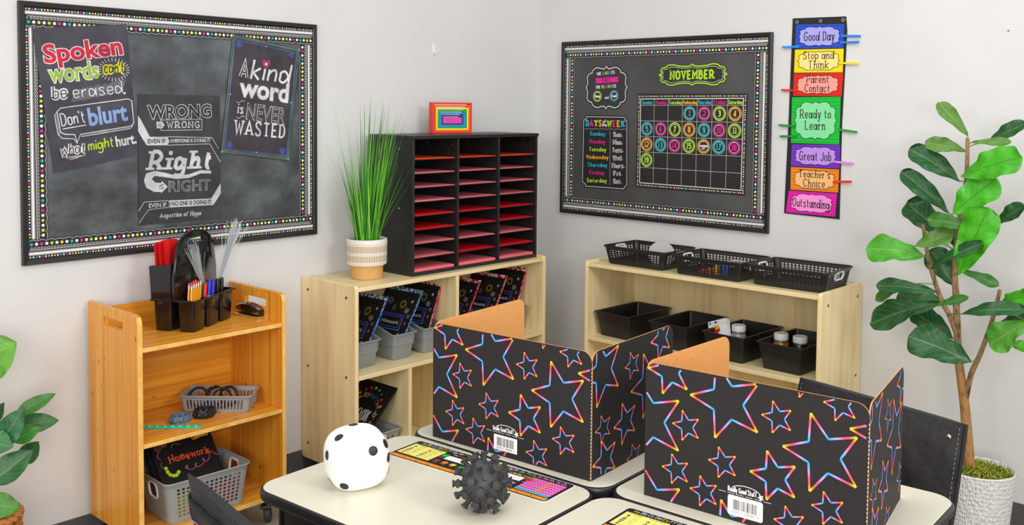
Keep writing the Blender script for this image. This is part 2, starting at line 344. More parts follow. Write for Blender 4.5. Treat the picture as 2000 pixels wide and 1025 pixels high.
class Print:
    """flat graphics gathered in the (u,v) coordinates of a sheet; each layer sits a hair above the one below"""
    DZ = .00022
    def __init__(s, o, u, v, lift=0): s.T = frameT(o, u, v); s.m = M(); s.m.keep = True; s.lift = lift; s.N = s.T.to_3x3() @ V((0, 0, 1)); s.k = 0
    def P(s, p, L): return s.T @ V((p[0], p[1], s.lift+s.DZ*(L+1)+(s.k % 13)*1.5e-5))
    def uv(s, px, py):
        w = s.T.inverted() @ onplane(px, py, s.T.translation, s.N); return (w.x, w.y)
    def poly(s, pts, col, L=0):
        c = hx(col) if isinstance(col, str) else col; s.k += 1
        ar = sum(a[0]*b[1]-b[0]*a[1] for a, b in zip(pts, list(pts[1:])+[pts[0]]))
        if ar < 0: pts = list(pts)[::-1]
        if len(pts) <= 4: s.m.add([s.P(p, L) for p in pts], [tuple(range(len(pts)))], 0, c)
        else:
            tr = tessellate_polygon([[V((p[0], p[1], 0)) for p in pts]])
            fs = []
            for a, b, d in tr:
                A, B, D = pts[a], pts[b], pts[d]
                fs.append((a, b, d) if (B[0]-A[0])*(D[1]-A[1])-(B[1]-A[1])*(D[0]-A[0]) > 0 else (a, d, b))
            s.m.add([s.P(p, L) for p in pts], fs, 0, c)
    def rect(s, x0, y0, x1, y1, col, L=0): s.poly([(x0, y0), (x1, y0), (x1, y1), (x0, y1)], col, L)
    def disc(s, c, r, col, L=0, n=12): s.poly([(c[0]+r*cos(2*pi*k/n), c[1]+r*sin(2*pi*k/n)) for k in range(n)], col, L)
    def stroke(s, pts, w, col, L=0, closed=False):
        """ribbon along a polyline; col may be a list of colours, one per point"""
        n = len(pts); s.k += 1
        if n < 2: return
        cs = [hx(c) if isinstance(c, str) else c for c in col] if isinstance(col, list) else None
        c0 = None if cs else (hx(col) if isinstance(col, str) else col)
        ed = []
        for i in range(n):
            a = V(pts[i])-V(pts[i-1]) if (i or closed) else None
            b = V(pts[(i+1) % n])-V(pts[i]) if (i < n-1 or closed) else None
            a = a.normalized() if a is not None and a.length > 1e-9 else None; b = b.normalized() if b is not None and b.length > 1e-9 else None
            if a is None and b is None: a = b = V((1, 0))
            if a is None: a = b
            if b is None: b = a
            na = V((-a.y, a.x)); nb = V((-b.y, b.x)); mt = na+nb
            if mt.length < .2: mt = na
            mt.normalize(); k = w/2/max(mt.dot(na), .42)
            ed.append((V(pts[i])+mt*k, V(pts[i])-mt*k))
        for i in range(n if closed else n-1):
            j = (i+1) % n; s.k += 1; f = [ed[i][1], ed[j][1], ed[j][0], ed[i][0]]
            s.m.add([s.P(q, L) for q in f], [(0, 1, 2, 3)], 0, [cs[i], cs[j], cs[j], cs[i]] if cs else c0)
    def ring(s, c, r, w, col, L=0, n=24, ry=None):
        s.stroke([(c[0]+r*cos(2*pi*k/n), c[1]+(ry or r)*sin(2*pi*k/n)) for k in range(n)], w, col, L, True)
    def line(s, t, p0, p1=None, h=.02, col='ffffff', L=0, w=1.2, slab=0, slant=0, out=None, outw=.8, sp=2.4, jit=0, ang=0, center=False, fit=True):
        """stroke lettering from p0 (baseline start) to p1 (baseline end); h cap height; w stroke width in grid units"""
        lay = []; x = 0; sp = sp+(slab*.9+max(w-1.2, 0)*.55 if slab else 0); rnd = random.Random(len(t)*7+3)
        for ch in t:
            if ch == ' ': x += 4.5; continue
            g, gw = glyph(ch); lay.append((ch, g, x, rnd.uniform(-jit, jit), rnd.uniform(-jit, jit)*.06)); x += gw+sp
        tot = max(x-sp, 1)
        p0 = V(p0)
        if p1 is not None: d = V(p1)-p0; ux = d/tot if fit else d.normalized()*h/10; d = d.normalized()
        else: d = V((cos(ang), sin(ang))); ux = d*(h/10)
        uy = V((-d.y, d.x))*(h/10); un = ux.length if ux.length < h/10*1.6 else h/10
        if center: p0 = p0-ux*tot/2
        cols = col if isinstance(col, list) else None
        for i, (ch, g, x0, jy, jr) in enumerate(lay):
            c = cols[i % len(cols)] if cols else col
            def tr(q):
                a, b = q; b2 = b+jy+jr*a*5; a2 = a+slant*b
                return tuple(p0+ux*(x0+a2)+uy*b2)
            sw = w*h/10
            for ps, (kk, cc, extra) in enumerate(((0, out, outw*2*h/10), (1, c, 0))):
                if cc is None: continue
                LL = L+ps
                for k, p in g:
                    q = smoothpts(p, 4, k == '@') if k else p
                    if k == '' and len(p) == 2 and p[0][0] == p[1][0] and abs(p[0][1]-p[1][1]) == 1: q = [p[0], (p[0][0], p[0][1]+max(w, 1.2))] if ch != "'" else p
                    s.stroke([tr(a) for a in q], sw+extra, cc, LL, k == '@')
                    if slab and k != '@':
                        ends = [0, -1] if k == '' else ([] if ch not in 'fnhmrutj' else [-1])
                        for e in ends:
                            a, b = p[e]
                            nb = p[1] if e == 0 else p[-2]
                            if b in (0, 10, 6, -4) and abs(nb[1]-b) > abs(nb[0]-a)*.6 and ch not in ".',!":
                                e2 = slab+w*.5; b2 = b+(1 if b in (0, -4) else -1)*max(w*.28-.35, 0)
                                s.stroke([tr((a-e2, b2)), tr((a+e2, b2))], sw*(.85 if w < 1.3 else .58)+extra, cc, LL)
    def bold(s, t, p0, p1, h, col, L=0, off=.03, out=None, outw=.05, shear=0):
        """solid sans lettering fitted between two baseline points"""
        for ps, (c, o_) in enumerate(((out, off+outw), (col, off))):
            if c is None: continue
            s.k += 1
            v, f, w = bftext(t, o_, shear); v0, f0, w0 = bftext(t, off, shear)
            d = V(p1)-V(p0); ux = d/w0; uy = V((-d.y, d.x)).normalized()*h; sh = (w-w0)/2
            for q in f:
                s.k += 1; s.m.add([s.P(tuple(V(p0)+ux*(v[i][0]-sh)+uy*v[i][1]), L+ps) for i in q], [tuple(range(len(q)))], 0, hx(c))
    # pixel-measured variants: baseline ends and cap height read off the photo, placed on the sheet's own plane
    def pl(s, t, a, b, hpx, **k):
        p0, p1 = s.uv(*a), s.uv(*b); q = s.uv(a[0], a[1]-hpx); h = (V(q)-V(p0)).length; s.line(t, p0, p1, h, **k)
    def pb(s, t, a, b, hpx, col, **k):
        p0, p1 = s.uv(*a), s.uv(*b); q = s.uv(a[0], a[1]-hpx); s.bold(t, p0, p1, (V(q)-V(p0)).length, col, **k)
    def pstroke(s, pts, w, col, L=0, closed=False, sm=0):
        q = [s.uv(*p) for p in pts]
        if sm: q = smoothpts(q, sm, closed)
        s.stroke(q, w, col, L, closed)
    def ppoly(s, pts, col, L=0, sm=0):
        q = [s.uv(*p) for p in pts]; s.poly(smoothpts(q, sm, True) if sm else q, col, L)
    def pdisc(s, p, r, col, L=0, n=14): s.disc(s.uv(*p), r, col, L, n)
def sheet(P, pts, t, col, lift=0):
    """give a Print a body: a sheet of thickness t with outline pts (its top at layer 0)"""
    T = P.T @ Matrix.Translation((0, 0, lift+t/2)); b = plate([pts], t, 0, T); P.lift = lift+t
    P.m.add(b.v, b.f, 0, hx(col) if isinstance(col, str) else col); return P
def plaque(cx, cy, w, h, corner=.22):
    q = [(0, 1), (.05, .93), (.16, .88), (.4, .95), (.58, .9), (.68, .78), (.7, .7), (.84, .66), (.93, .5), (.91, .26), (.94, .08), (1, 0)]
    if w > 1.4*h: q = [(0, 1), (.04, .9), (.14, .8), (.4, .84), (.58, .98), (.74, .92), (.79, .74), (.9, .68), (.95, .45), (.92, .25), (.95, .1), (1, 0)]
    full = q+[(a, -b) for a, b in q[-2::-1]]+[(-a, -b) for a, b in q[1:]]+[(-a, b) for a, b in q[-2:0:-1]]
    return [(cx+a*w/2, cy+b*h/2) for a, b in smoothpts(full, 3, True)]
CY_, MG, LM, OR, WH = '19b9c9', 'e81591', 'b4e61e', 'f7a81c', 'f4f4f4'
# ------------------------------------------------------------------ the room
struct('floor', M().box(-6, .1, -6, .1, -.05, 0), CARPET)
struct('wall_left', M().box(-6, .1, 0, .1, 0, 3.1), WALL)
struct('wall_right', M().box(0, .1, -6, 0, 0, 3.1), WALL)
def cove(x0, x1, axis):
    prof = [(0, .1), (.003, .1), (.004, .012), (.010, .004), (.014, 0), (0, 0)]
    return M().rings([[V((x, -d, z)) if axis == 'x' else V((-d, x, z)) for d, z in prof] for x in (x0, x1)])
struct('baseboard_left', cove(-6, 0, 'x'), BASEB)
struct('baseboard_right', cove(-6, 0, 'y'), BASEB)
PAINT = inkmat()

# ------------------------------------------------------------------ bulletin boards
def mitre_frame(T, w, h, fw, d0, d1):
    m = M()
    prof = [(0, d0), (0, d1-.003), (.003, d1), (fw-.004, d1-.002), (fw, d1-.006), (fw, d0)]
    secs = []
    for cx_, cy_, sx, sy in ((0, 0, 1, 1), (w, 0, -1, 1), (w, h, -1, -1), (0, h, 1, -1)):
        secs.append([T @ V((cx_+sx*a, cy_+sy*a, z)) for a, z in prof])
    secs.append(secs[0]); return m.rings(secs, (0, 0))
DOTS = ['f4f4f4', 'ecd43c', 'f4f4f4', '15b5b0', 'f4f4f4', 'e2268e', 'f4f4f4', 'b2dc2a']
def border_strip(name, T0, length, parent, seed):
    """scalloped paper trim: u runs along the edge, v points to the middle of the board"""
    P = Print(*T0); bw = .066
    edge = []; n = int(length/.030)
    for i in range(n*4+1):
        u = length*i/(n*4); edge.append((u, bw+.004*abs(sin(pi*i/4))))
    sheet(P, [(0, 0), (length, 0)]+edge[::-1], .0006, '2b2a2c')
    k = seed; u = .006
    while u < length-.004: P.disc((u, .006), .0030, DOTS[(k*5+2) % 8], 1, 8); k += 1; u += .0103
    P.rect(0, .0125, length, .0140, 'f0f0f0', 1); P.rect(0, .0155, length, .0215, 'f4f4f4', 1); P.rect(0, .0232, length, .0243, 'f0f0f0', 1)
    pts = []; u = 0; st = .0112; m_ = int(length/st)
    for i in range(m_*10+1):
        t = 2*pi*i/10; pts.append((min(max(st*i/10-.0062*sin(t), 0), length), .0345+.0052*cos(t)))
    P.stroke(pts, .0011, 'f0f0f0', 1)
    k = seed; u = .010
    while u < length-.006: P.disc((u, .0505), .0052, DOTS[k % 8], 1, 12); k += 1; u += .0172
    q = smoothpts(edge, 1); u = 0
    for i in range(0, int(length/.0042)):
        uu = i*.0042+.002
        v = .061+.0045*abs(sin(pi*uu/(length/n)))
        P.rect(uu-.0011, v-.0011, uu+.0011, v+.0011, 'f0f0f0', 1)
    return obj(name, P.m, PAINT, parent, world=True)
def board(name, label, o, u, w, h, fabric):
    u = V(u); v = V((0, 0, 1)); n = u.cross(v); o = V(o)
    t = thing(name, label, 'bulletin board', o)
    T = frameT(o, u, v)
    obj('frame', mitre_frame(T, w, h, .020, 0, .020), FRAME, t, world=True)
    b = M().box(.018, w-.018, .018, h-.018, .001, .0085, T=T); obj('backing_panel', b, fabric, t, world=True)
    z = .0087; c = .0195; wi = w-2*c; hi = h-2*c; q = o+n*(z+.0014); n2 = n*.0023
    border_strip('border_trim', (q+u*(w-c)+v*(h-c), -u, -v), wi, t, 0)
    border_strip('border_trim', (q+u*c+v*c, u, v), wi, t, 3)
    border_strip('border_trim', (q-n2*.6+u*(w-c)+v*c, v, -u), hi, t, 1)
    border_strip('border_trim', (q-n2*.6+u*c+v*(h-c), -v, u), hi, t, 5)
    return t
FOIL = noisemat('charcoal_board_paper', ('36393c', '4b5054', '62686c'), 7, .34, detail=9, bump=(7, .6, .025))  # mottled paper; its paler blotches also put foil sheen into the colour
CHALK = noisemat('chalkboard_paper', ('3e3e40', '474749', '525254'), 3.2, .6, detail=8)
LBX0, LBX1, BZ0, BZ1 = -2.679, -1.465, 1.036, 1.939
RBY1, RBY0 = -.171, -1.393
board('bulletin_board', 'black framed bulletin board with three chalk style quote posters, left of the room corner', (LBX0, 0, BZ0), (1, 0, 0), LBX1-LBX0, BZ1-BZ0, FOIL)
board('bulletin_board', 'black framed bulletin board holding the November calendar, right of the room corner', (0, RBY1, BZ0), (0, -1, 0), RBY1-RBY0, BZ1-BZ0, CHALK)

# --- posters on the left board
def poster(name, label, pxs, z, col, draw, group='quote posters'):
    P = Print((LBX0, -z, BZ0), (1, 0, 0), (0, 0, 1)); q = [P.uv(*p) for p in pxs]
    sheet(P, q, .0008, col); draw(P)
    return single(name, P.m, chalkink(), label, 'poster', group)
SP = [(62, 55), (247, 47), (270, 303), (106, 338)]
def spoken(P):
    P.pb('Spoken', (87, 123), (240, 105), 34, 'd5203f', off=.03, out='f6e4e8', outw=.035, L=1)
    P.pb('words', (97, 161), (194, 152), 34, 'a6cf3e', off=.02, out='f4f4f4', outw=.04, L=1)
    P.pl("can't", (204, 142), (241, 141), 20, col='35343a', out='e8e12a', w=1.1, outw=1.6, slant=.1, L=1)
    c = P.uv(222, 136)
    for k in range(26):
        a = 2*pi*k/26; P.stroke([(c[0]+.047*cos(a), c[1]+.030*sin(a)), (c[0]+.060*cos(a), c[1]+.043*sin(a))], .0022, 'f0f0f0', 1)
    P.pl('be', (104, 193), (129, 190), 24, col='35343a', out='f0f0f0', w=.9, outw=1.2, slant=.1, L=1)
    for k in range(34):
        x = 140+k*2.95; y = 196-k*.62
        P.pstroke([(x, y+3+(k % 3)), (x+7, y-22+(k*7 % 5))], .0028, '8d8d92', 1)
    P.pl('erased', (144, 191), (239, 181), 24, col='f4f4f4', w=.85, L=2); P.pdisc((243, 182), .0045, 'f4f4f4', 2)
    bub = [(118, 211), (250, 193), (257, 197), (261, 240), (256, 246), (157, 262), (150, 279), (146, 263), (126, 262), (118, 258), (111, 218)]
    P.pstroke(bub, .0030, 'f4f4f4', 1, True)
    sh_ = [(111, 218), (106, 226), (113, 262), (121, 270), (144, 271), (151, 280)]; P.pstroke(sh_, .0022, 'f4f4f4', 1)
    P.pstroke([(158, 267), (254, 251), (259, 245)], .0022, 'f4f4f4', 1)
    for k in range(10): P.pstroke([(111.5+k*.7, 224+k*4), (107+k*.7, 229+k*4)], .0014, 'f0f0f0', 1)
    for k in range(34): P.pstroke([(160+k*2.8, 263-k*.47), (158.5+k*2.8, 267-k*.47)], .0013, 'f0f0f0', 1)
    P.pl("Don't", (121, 246), (166, 238), 24, col='f4f4f4', w=.85, L=1); P.pstroke([(122, 252), (168, 244)], .0030, 'f4f4f4', 1)
    P.pb('blurt', (174, 245), (250, 234), 33, '93b0ea', off=.03, L=1)
    P.pl('what', (120, 302), (166, 297), 20, col='35343a', out='f0f0f0', w=1.0, outw=1.1, slant=.12, L=1)
    for k, (a, b) in enumerate(((122, 167), (129, 160), (136, 153))): P.pstroke([(a, 307+k*2.6), (b, 303+k*2.6-k*.6)], .0018, 'f0f0f0', 1)
    P.pl('might', (173, 294), (221, 285), 19, col='c9f02a', w=1.2, slant=.1, L=1)
    P.pb('hurt.', (227, 286), (267, 279), 19, 'f6f6f6', off=.03, L=1)
poster('poster', 'dark poster reading Spoken words can\'t be erased, tilted at the left of the board', SP, .0118, '4a4953', spoken)
WR = [(270, 184), (429, 187), (431, 425), (271, 440)]
def wrong(P):
    c = 'd9d9dd'; f = lambda x, y: (260+x*.2535, 180+y*.2535)
    P.pb('WRONG', f(112, 205), f(600, 190), 25, '37363a', off=.02, out=c, outw=.035, L=1)
    P.pstroke([f(*p) for p in ((212, 215), (528, 208), (528, 290), (215, 295))], .0022, c, 1, True)
    P.ppoly([f(*p) for p in ((178, 228), (222, 226), (243, 252), (222, 278), (180, 278))], c, 2)
    P.pl('IS', f(194, 266), f(216, 265), 6.5, col='343338', w=1.4, L=3); P.pl('WRONG', f(262, 275), f(508, 272), 12, col=c, w=1.9, slab=1.3, L=2)
    P.ppoly([f(*p) for p in ((36, 178), (36, 300), (103, 410), (262, 408), (280, 380), (262, 343), (128, 344), (60, 215))], c, 1)
    P.pb('EVEN IF', f(113, 393), f(248, 391), 8, '343338', off=.02, L=2); P.pb('EVERYONE IS DOING IT.', f(287, 388), f(598, 382), 6.5, 'e4e4e8', off=.02, L=2)
    P.pstroke([f(*p) for p in ((262, 343), (606, 350), (658, 436))], .0022, c, 1); P.pstroke([f(*p) for p in ((262, 408), (590, 398), (672, 538))], .0022, c, 1)
    P.pl('Right', f(128, 594), f(585, 580), 34, col=c, w=2.3, slab=1.3, slant=.18, L=1)
    P.ppoly([f(*p) for p in ((600, 605), (520, 600), (430, 632), (330, 642), (240, 620), (165, 606), (100, 625), (82, 680), (100, 735), (160, 768), (215, 768), (214, 778), (266, 728), (220, 684), (214, 700), (168, 694), (142, 668), (165, 645), (230, 652), (330, 668), (430, 660), (520, 625), (600, 626))], c, 1)
    P.pl('IS', f(204, 748), f(232, 742), 8.5, col='343338', w=1.4, slant=.15, L=2); P.pb('RIGHT', f(274, 768), f(594, 752), 21, '5a595e', off=-.005, out='e4e4e8', outw=.02, L=1)
    P.pstroke([f(*p) for p in ((42, 915), (85, 846), (268, 835), (284, 862), (270, 886), (118, 905), (44, 1008))], .0022, c, 1)
    P.pb('EVEN IF', f(120, 890), f(255, 880), 8, 'e4e4e8', off=.02, L=2)
    P.ppoly([f(*p) for p in ((275, 834), (600, 818), (673, 700), (675, 778), (617, 868), (278, 888), (292, 861))], c, 1)
    P.pb('NO ONE IS DOING IT.', f(295, 874), f(606, 858), 8, '343338', off=.02, L=2)
    P.pl('Augustine of Hippo', f(206, 966), f(518, 944), 8, col='e0e0e4', w=1.7, slab=1.1, slant=.2, L=1)
poster('poster', 'charcoal poster reading Wrong is wrong and Right is right, in the middle of the board', WR, .0128, '434247', wrong)
KW = [(455, 65), (586, 96), (565, 315), (431, 297)]
def kind(P):
    f = lambda x, y: (420+x*.2733, 50+y*.2733); g = '93c79b'; bl = '5b78d6'
    for k, w_ in ((0, .0016), (1, .0012)):
        P.pstroke([f(*p) for p in (((130, 68), (598, 174), (522, 955), (47, 900)), ((140, 82), (586, 180), (512, 942), (58, 890)))[k]], w_, g, 1, True)
    for p in ((130, 68), (598, 174), (522, 955), (47, 900)): P.ring(P.uv(*f(*p)), .0045, .0016, g, 1, 10)
    P.pstroke([f(*p) for p in ((140, 98), (580, 196), (508, 930), (68, 882))], .0022, bl, 1, True)
    for p, a in (((168, 135), 0), ((550, 212), 1.5), ((482, 893), 3), ((100, 850), 4.5)):
        c = P.uv(*f(*p))
        for rr in (.011, .0065, .003): P.ring(c, rr, .0016, bl, 1, 14)
        P.ring((c[0]+.010*cos(a), c[1]+.010*sin(a)), .006, .0014, bl, 1, 12); P.ring((c[0]-.010*sin(a), c[1]+.010*cos(a)), .006, .0014, bl, 1, 12)
    for p in ((362, 150), (108, 490), (541, 550), (294, 905)): P.pdisc(f(*p), .0024, 'f4f8ff', 2, 8)
    P.pl('A', f(178, 362), f(226, 373), 31, col='35343a', out='f0f0f0', w=1.0, outw=.6, L=1)
    P.pl('kind', f(254, 380), f(522, 412), 38, col='f4f4f4', w=1.2, slant=.14, L=1)
    h_ = [(364, 308), (340, 275), (340, 254), (352, 245), (366, 262), (380, 245), (392, 255), (390, 276)]
    P.ppoly([f(*p) for p in h_], 'ea3a72', 2); P.pstroke([f(364+(x-364)*.62, 274+(y-272)*.62) for x, y in h_], .0014, '35343a', 3, True)
    P.pb('word', f(168, 500), f(520, 548), 36, 'f0f0f0', off=.03, out='6a686e', outw=.03, L=1)
    P.pl('is', f(162, 622), f(196, 627), 18, col='f0f0f0', w=1.4, slab=1, L=1)
    P.pb('NEVER', f(222, 668), f(494, 706), 32, '35343a', off=-.01, out='f0f0f0', outw=.022, L=1)
    for yy in (540, 650): P.pstroke([f(150+x, yy+10*sin(x*.1)+x*.12) for x in range(0, 66, 6)], .002, 'e8e8e8', 1)
    P.pl('WASTED', f(140, 768), f(490, 800), 25, col='ececec', w=1.5, slab=1.1, L=1)
poster('poster', 'poster reading A kind word is never wasted, with thin green and blue outlines', KW, .0122, '47434b', kind)

# --- things pinned to the right board
def rprint(z): return Print((-z, RBY1, BZ0), (0, -1, 0), (0, 0, 1))
def on_right(name, P, label, cat, group=None): return single(name, P.m, PAINT, label, cat, group)
P = rprint(.0092); a, b = P.uv(1144, 170), P.uv(1226, 168); t_, b_ = P.uv(1183, 129), P.uv(1186, 213)
cx, cy, w, h = (a[0]+b[0])/2, (t_[1]+b_[1])/2, b[0]-a[0], t_[1]-b_[1]
sheet(P, plaque(cx, cy, w+.014, h+.014), .0008, '2e2d2e'); P.stroke(plaque(cx, cy, w-.004, h-.004), .0050, 'd4d4d4', 1, True); P.poly(plaque(cx, cy, w-.012, h-.012), '3a393a', 2)
def multi(P, words, a, b, hpx):
    tot = sum(len(x)+.9 for x, c in words); u = 0
    for x, c in words:
        s0 = u/tot; s1 = (u+len(x))/tot; u += len(x)+.9
        P.pl(x, (a[0]+(b[0]-a[0])*s0, a[1]+(b[1]-a[1])*s0), (a[0]+(b[0]-a[0])*s1, a[1]+(b[1]-a[1])*s1), hpx, col=c, w=2.2, slab=1.2, L=3)
multi(P, [('THE', WH), ('SEASON', [CY_, MG, 'f2e01e', LM, CY_, MG]), ('IS', WH)], (1166, 147), (1203, 143), 5)
multi(P, [('THE', WH), ('WEATHER', [LM, 'f2e01e', CY_, MG, OR, LM, CY_]), ('IS', WH)], (1164, 173), (1206, 170), 5)
P.ppoly([(1163, 153), (1209, 150), (1206, 155), (1209, 160), (1163, 163), (1165, 158)], 'f020a0', 3); P.pl('FALL', (1177, 160), (1193, 159), 6.5, col='3a2030', w=1.8, slab=1, L=4)
P.pl('and', (1182, 193), (1189, 192.5), 5, col=WH, w=1.6, L=3)
on_right('season_sign', P, 'scalloped season and weather sign with pink FALL ribbon, upper left of the calendar', 'sign')
def round_card(px, r, col, text, z, label, group, h=None, cat='card', name='number_card'):
    P = rprint(z); c = P.uv(*px)
    sheet(P, [(c[0]+r*cos(2*pi*k/28), c[1]+r*sin(2*pi*k/28)) for k in range(28)], .0006, '2b2a2b')
    P.ring(c, r*.90, r*.15, col, 1); P.ring(c, r*.70, r*.055, 'f0f0f0', 1); P.rect(c[0]-r*.22, c[1]+r*.62, c[0]+r*.12, c[1]+r*.74, 'f0f0f0', 2)
    for i, (s, hh, dy, cc) in enumerate(text):
        hh *= r; wd_ = hh/10*(sum(glyph(ch)[1]+2.4 for ch in s)-2.4); wd_ = min(wd_, r*1.15)
        P.line(s, (c[0]-wd_/2, c[1]-hh/2+dy*r), (c[0]+wd_/2, c[1]-hh/2+dy*r), hh, col=cc, w=2.6 if hh > r*.3 else 1.6, slab=1.2, L=2)
    return on_right(name, P, label, cat, group)
round_card((1167, 188), .0285, LM, [('Windy', .42, 0, WH)], .0118, 'small green ringed card reading Windy on the season sign', 'weather cards', name='weather_card')
round_card((1199.5, 187), .0285, CY_, [('Cool', .46, 0, WH)], .0118, 'small blue ringed card reading Cool on the season sign', 'weather cards', name='weather_card')
# days of the week chart
P = rprint(.0092); f = lambda x, y: (1130+x*.1560, 215+y*.1560)
sheet(P, [P.uv(*f(*p)) for p in ((98, 62), (585, 72), (588, 100), (622, 128), (622, 945), (590, 985), (570, 1005), (78, 968), (72, 940), (40, 905), (50, 130), (92, 95))], .0008, '262526')
P.pstroke([f(*p) for p in ((105, 82), (575, 90), (575, 108), (606, 135), (606, 935), (575, 965), (570, 985), (90, 950), (88, 925), (52, 898), (66, 130), (100, 105))], .0030, 'd8d8d8', 1, True)
P.pl('DAYS', f(100, 195), f(285, 198), 10.5, col=[CY_, MG, LM, OR], w=2.6, slab=1.2, L=1); P.pl('WEEK', f(365, 202), f(575, 205), 10.5, col=[LM, MG, OR, CY_], w=2.6, slab=1.2, L=1)
P.pl('of', f(308, 160), f(345, 160), 6, col=WH, w=1.8, L=1); P.pl('the', f(300, 203), f(355, 203), 6, col=WH, w=1.8, L=1)
P.pstroke([f(80+x, 240+x*.015-12*abs(sin(x*pi/90))) for x in range(0, 518, 15)], .0016, 'b8b8b8', 1); P.pstroke([f(396, 250), f(392, 945)], .0014, 'c8c8c8', 1)
for i, (d, s, c, x0, x1, sx0, sx1) in enumerate((('Sunday', 'Sun.', CY_, 148, 330, 442, 545), ('Monday', 'Mon.', MG, 142, 332, 436, 548), ('Tuesday', 'Tues.', LM, 136, 342, 426, 556), ('Wednesday', 'Wed.', OR, 102, 372, 434, 548), ('Thursday', 'Thurs.', CY_, 116, 356, 414, 572), ('Friday', 'Fri.', MG, 144, 318, 442, 536), ('Saturday', 'Sat.', LM, 110, 350, 440, 538))):
    y = 316+i*97.5; P.pl(d, f(x0, y-4), f(x1, y+4), 6.6, col=c, w=2.1, slab=1.1, L=1); P.pl(s, f(sx0, y+10), f(sx1, y+13), 7, col='222222', out=WH, w=1.7, outw=1.1, slab=.8, L=1)
on_right('weekday_chart', P, 'black chart listing the days of the week in bright lettering, lower left of the calendar', 'chart')
# month header
P = rprint(.0092); a, b = P.uv(1287, 147), P.uv(1421, 144); t_, b_ = P.uv(1352, 124), P.uv(1351.5, 167.5); cx, cy, w, h = (a[0]+b[0])/2, (t_[1]+b_[1])/2, b[0]-a[0], t_[1]-b_[1]
sheet(P, plaque(cx, cy, w+.006, h+.006), .0008, '333333'); P.stroke(plaque(cx, cy, w-.004, h-.006), .0060, 'a9e41c', 1, True); P.stroke(plaque(cx, cy, w-.026, h-.028), .0018, 'e8e8e8', 1, True)
P.pl('NOVEMBER', (1310, 154.5), (1394, 152.5), 15, col='b4ea28', w=2.3, slab=1.1, L=2)
on_right('month_header', P, 'lime outlined header card reading NOVEMBER above the calendar', 'sign')
# calendar
P = rprint(.0092); QO = [(1246, 183), (1460.6, 182.6), (1455, 382.5), (1241.4, 365.3)]; QI = [(1251.5, 193.3), (1452.4, 191.9), (1447.5, 371.6), (1249.6, 356.6)]
qo = [P.uv(*p) for p in QO]; qi = [V(P.uv(*p)) for p in QI]; sheet(P, qo, .0009, '2c2b2b')
def cell(s, t): return tuple(qi[0]*(1-s)*(1-t)+qi[1]*s*(1-t)+qi[2]*s*t+qi[3]*(1-s)*t)
P.stroke([cell(0, 0), cell(1, 0), cell(1, 1), cell(0, 1)], .0036, 'ececec', 1, True)
RW = [0, .075, .26, .445, .63, .815, 1]
for k in range(1, 7): P.stroke([cell(k/7, 0), cell(k/7, 1)], .0017, 'cfcfcf', 1)
for t in RW[1:-1]: P.stroke([cell(0, t), cell(1, t)], .0017, 'cfcfcf', 1)
for k, (d, c) in enumerate(zip('Sunday Monday Tuesday Wednesday Thursday Friday Saturday'.split(), [CY_, MG, LM, OR, CY_, MG, LM])):
    wd_ = .030 if len(d) < 7 else .036 if len(d) < 9 else .040; a = V(cell((k+.5)/7, .060)); e = (V(cell((k+1)/7, .06))-V(cell(k/7, .06))).normalized()*wd_
    P.line(d, a-e, a+e, .0155, col=c, w=2.0, slab=1, L=2)
for e in range(4):
    a, b = V(qo[e]), V(qo[(e+1) % 4]); ia, ib = qi[e], qi[(e+1) % 4]; n = int((b-a).length/.0112)
    for k in range(n): P.disc(tuple((a*.5+ia*.5).lerp(b*.5+ib*.5, k/n)), .0034, ['f4f4f4', 'f2c81e', 'f4f4f4', 'e2268e', 'f4f4f4', '15b5b0', 'f4f4f4', 'b2dc2a'][k % 8], 1, 9)
on_right('calendar_chart', P, 'black monthly calendar grid with dotted border on the right bulletin board', 'calendar')
day = 1
for i in range(3, 22):
    r_, c_ = divmod(i, 7); t0, t1 = RW[r_+1], RW[r_+2]; col = [CY_, MG, LM, OR][(day-1) % 4]
    P0 = rprint(.0109); uvc = cell((c_+.5)/7, (t0+t1)/2); w3 = P0.T @ V((uvc[0], uvc[1], 0))
    cellw = (V(cell((c_+1)/7, t0))-V(cell(c_/7, t0))).length
    # pixel position is not needed: place straight in board coordinates
    P = rprint(.0109); r = cellw*.43; c = uvc
    sheet(P, [(c[0]+r*cos(2*pi*k/28), c[1]+r*sin(2*pi*k/28)) for k in range(28)], .0006, '2b2a2b')
    P.ring(c, r*.90, r*.16, col, 1); P.ring(c, r*.70, r*.06, 'f0f0f0', 1); P.rect(c[0]-r*.2, c[1]+r*.62, c[0]+r*.1, c[1]+r*.72, 'f0f0f0', 2)
    if day == 16:
        P.line('THANKSGIVING', (c[0]-r*.62, c[1]-r*.08), (c[0]+r*.62, c[1]-r*.08), r*.26, col=WH, w=1.9, L=2); P.line('DAY', (c[0]-r*.25, c[1]-r*.42), (c[0]+r*.25, c[1]-r*.42), r*.26, col=WH, w=1.9, L=2); lab = 'round date card with small white holiday lettering, between 15 and 17'
    else:
        s = str(day); hh = r*.72; spc = 1.6; wd_ = hh/10*(sum(glyph(q)[1] for q in s)+(2.4+.63+.88+spc-1.6)*(len(s)-1)); P.line(s, (c[0]-wd_/2, c[1]-hh/2), (c[0]+wd_/2, c[1]-hh/2), hh, col=col, w=2.4, slab=.7, L=2, fit=False)
        lab = 'round date card with the number %d, %s ring, on the calendar' % (day, {CY_: 'turquoise', MG: 'magenta', LM: 'lime', OR: 'orange'}[col])
    on_right('date_card', P, lab, 'card', 'calendar date cards'); day += 1

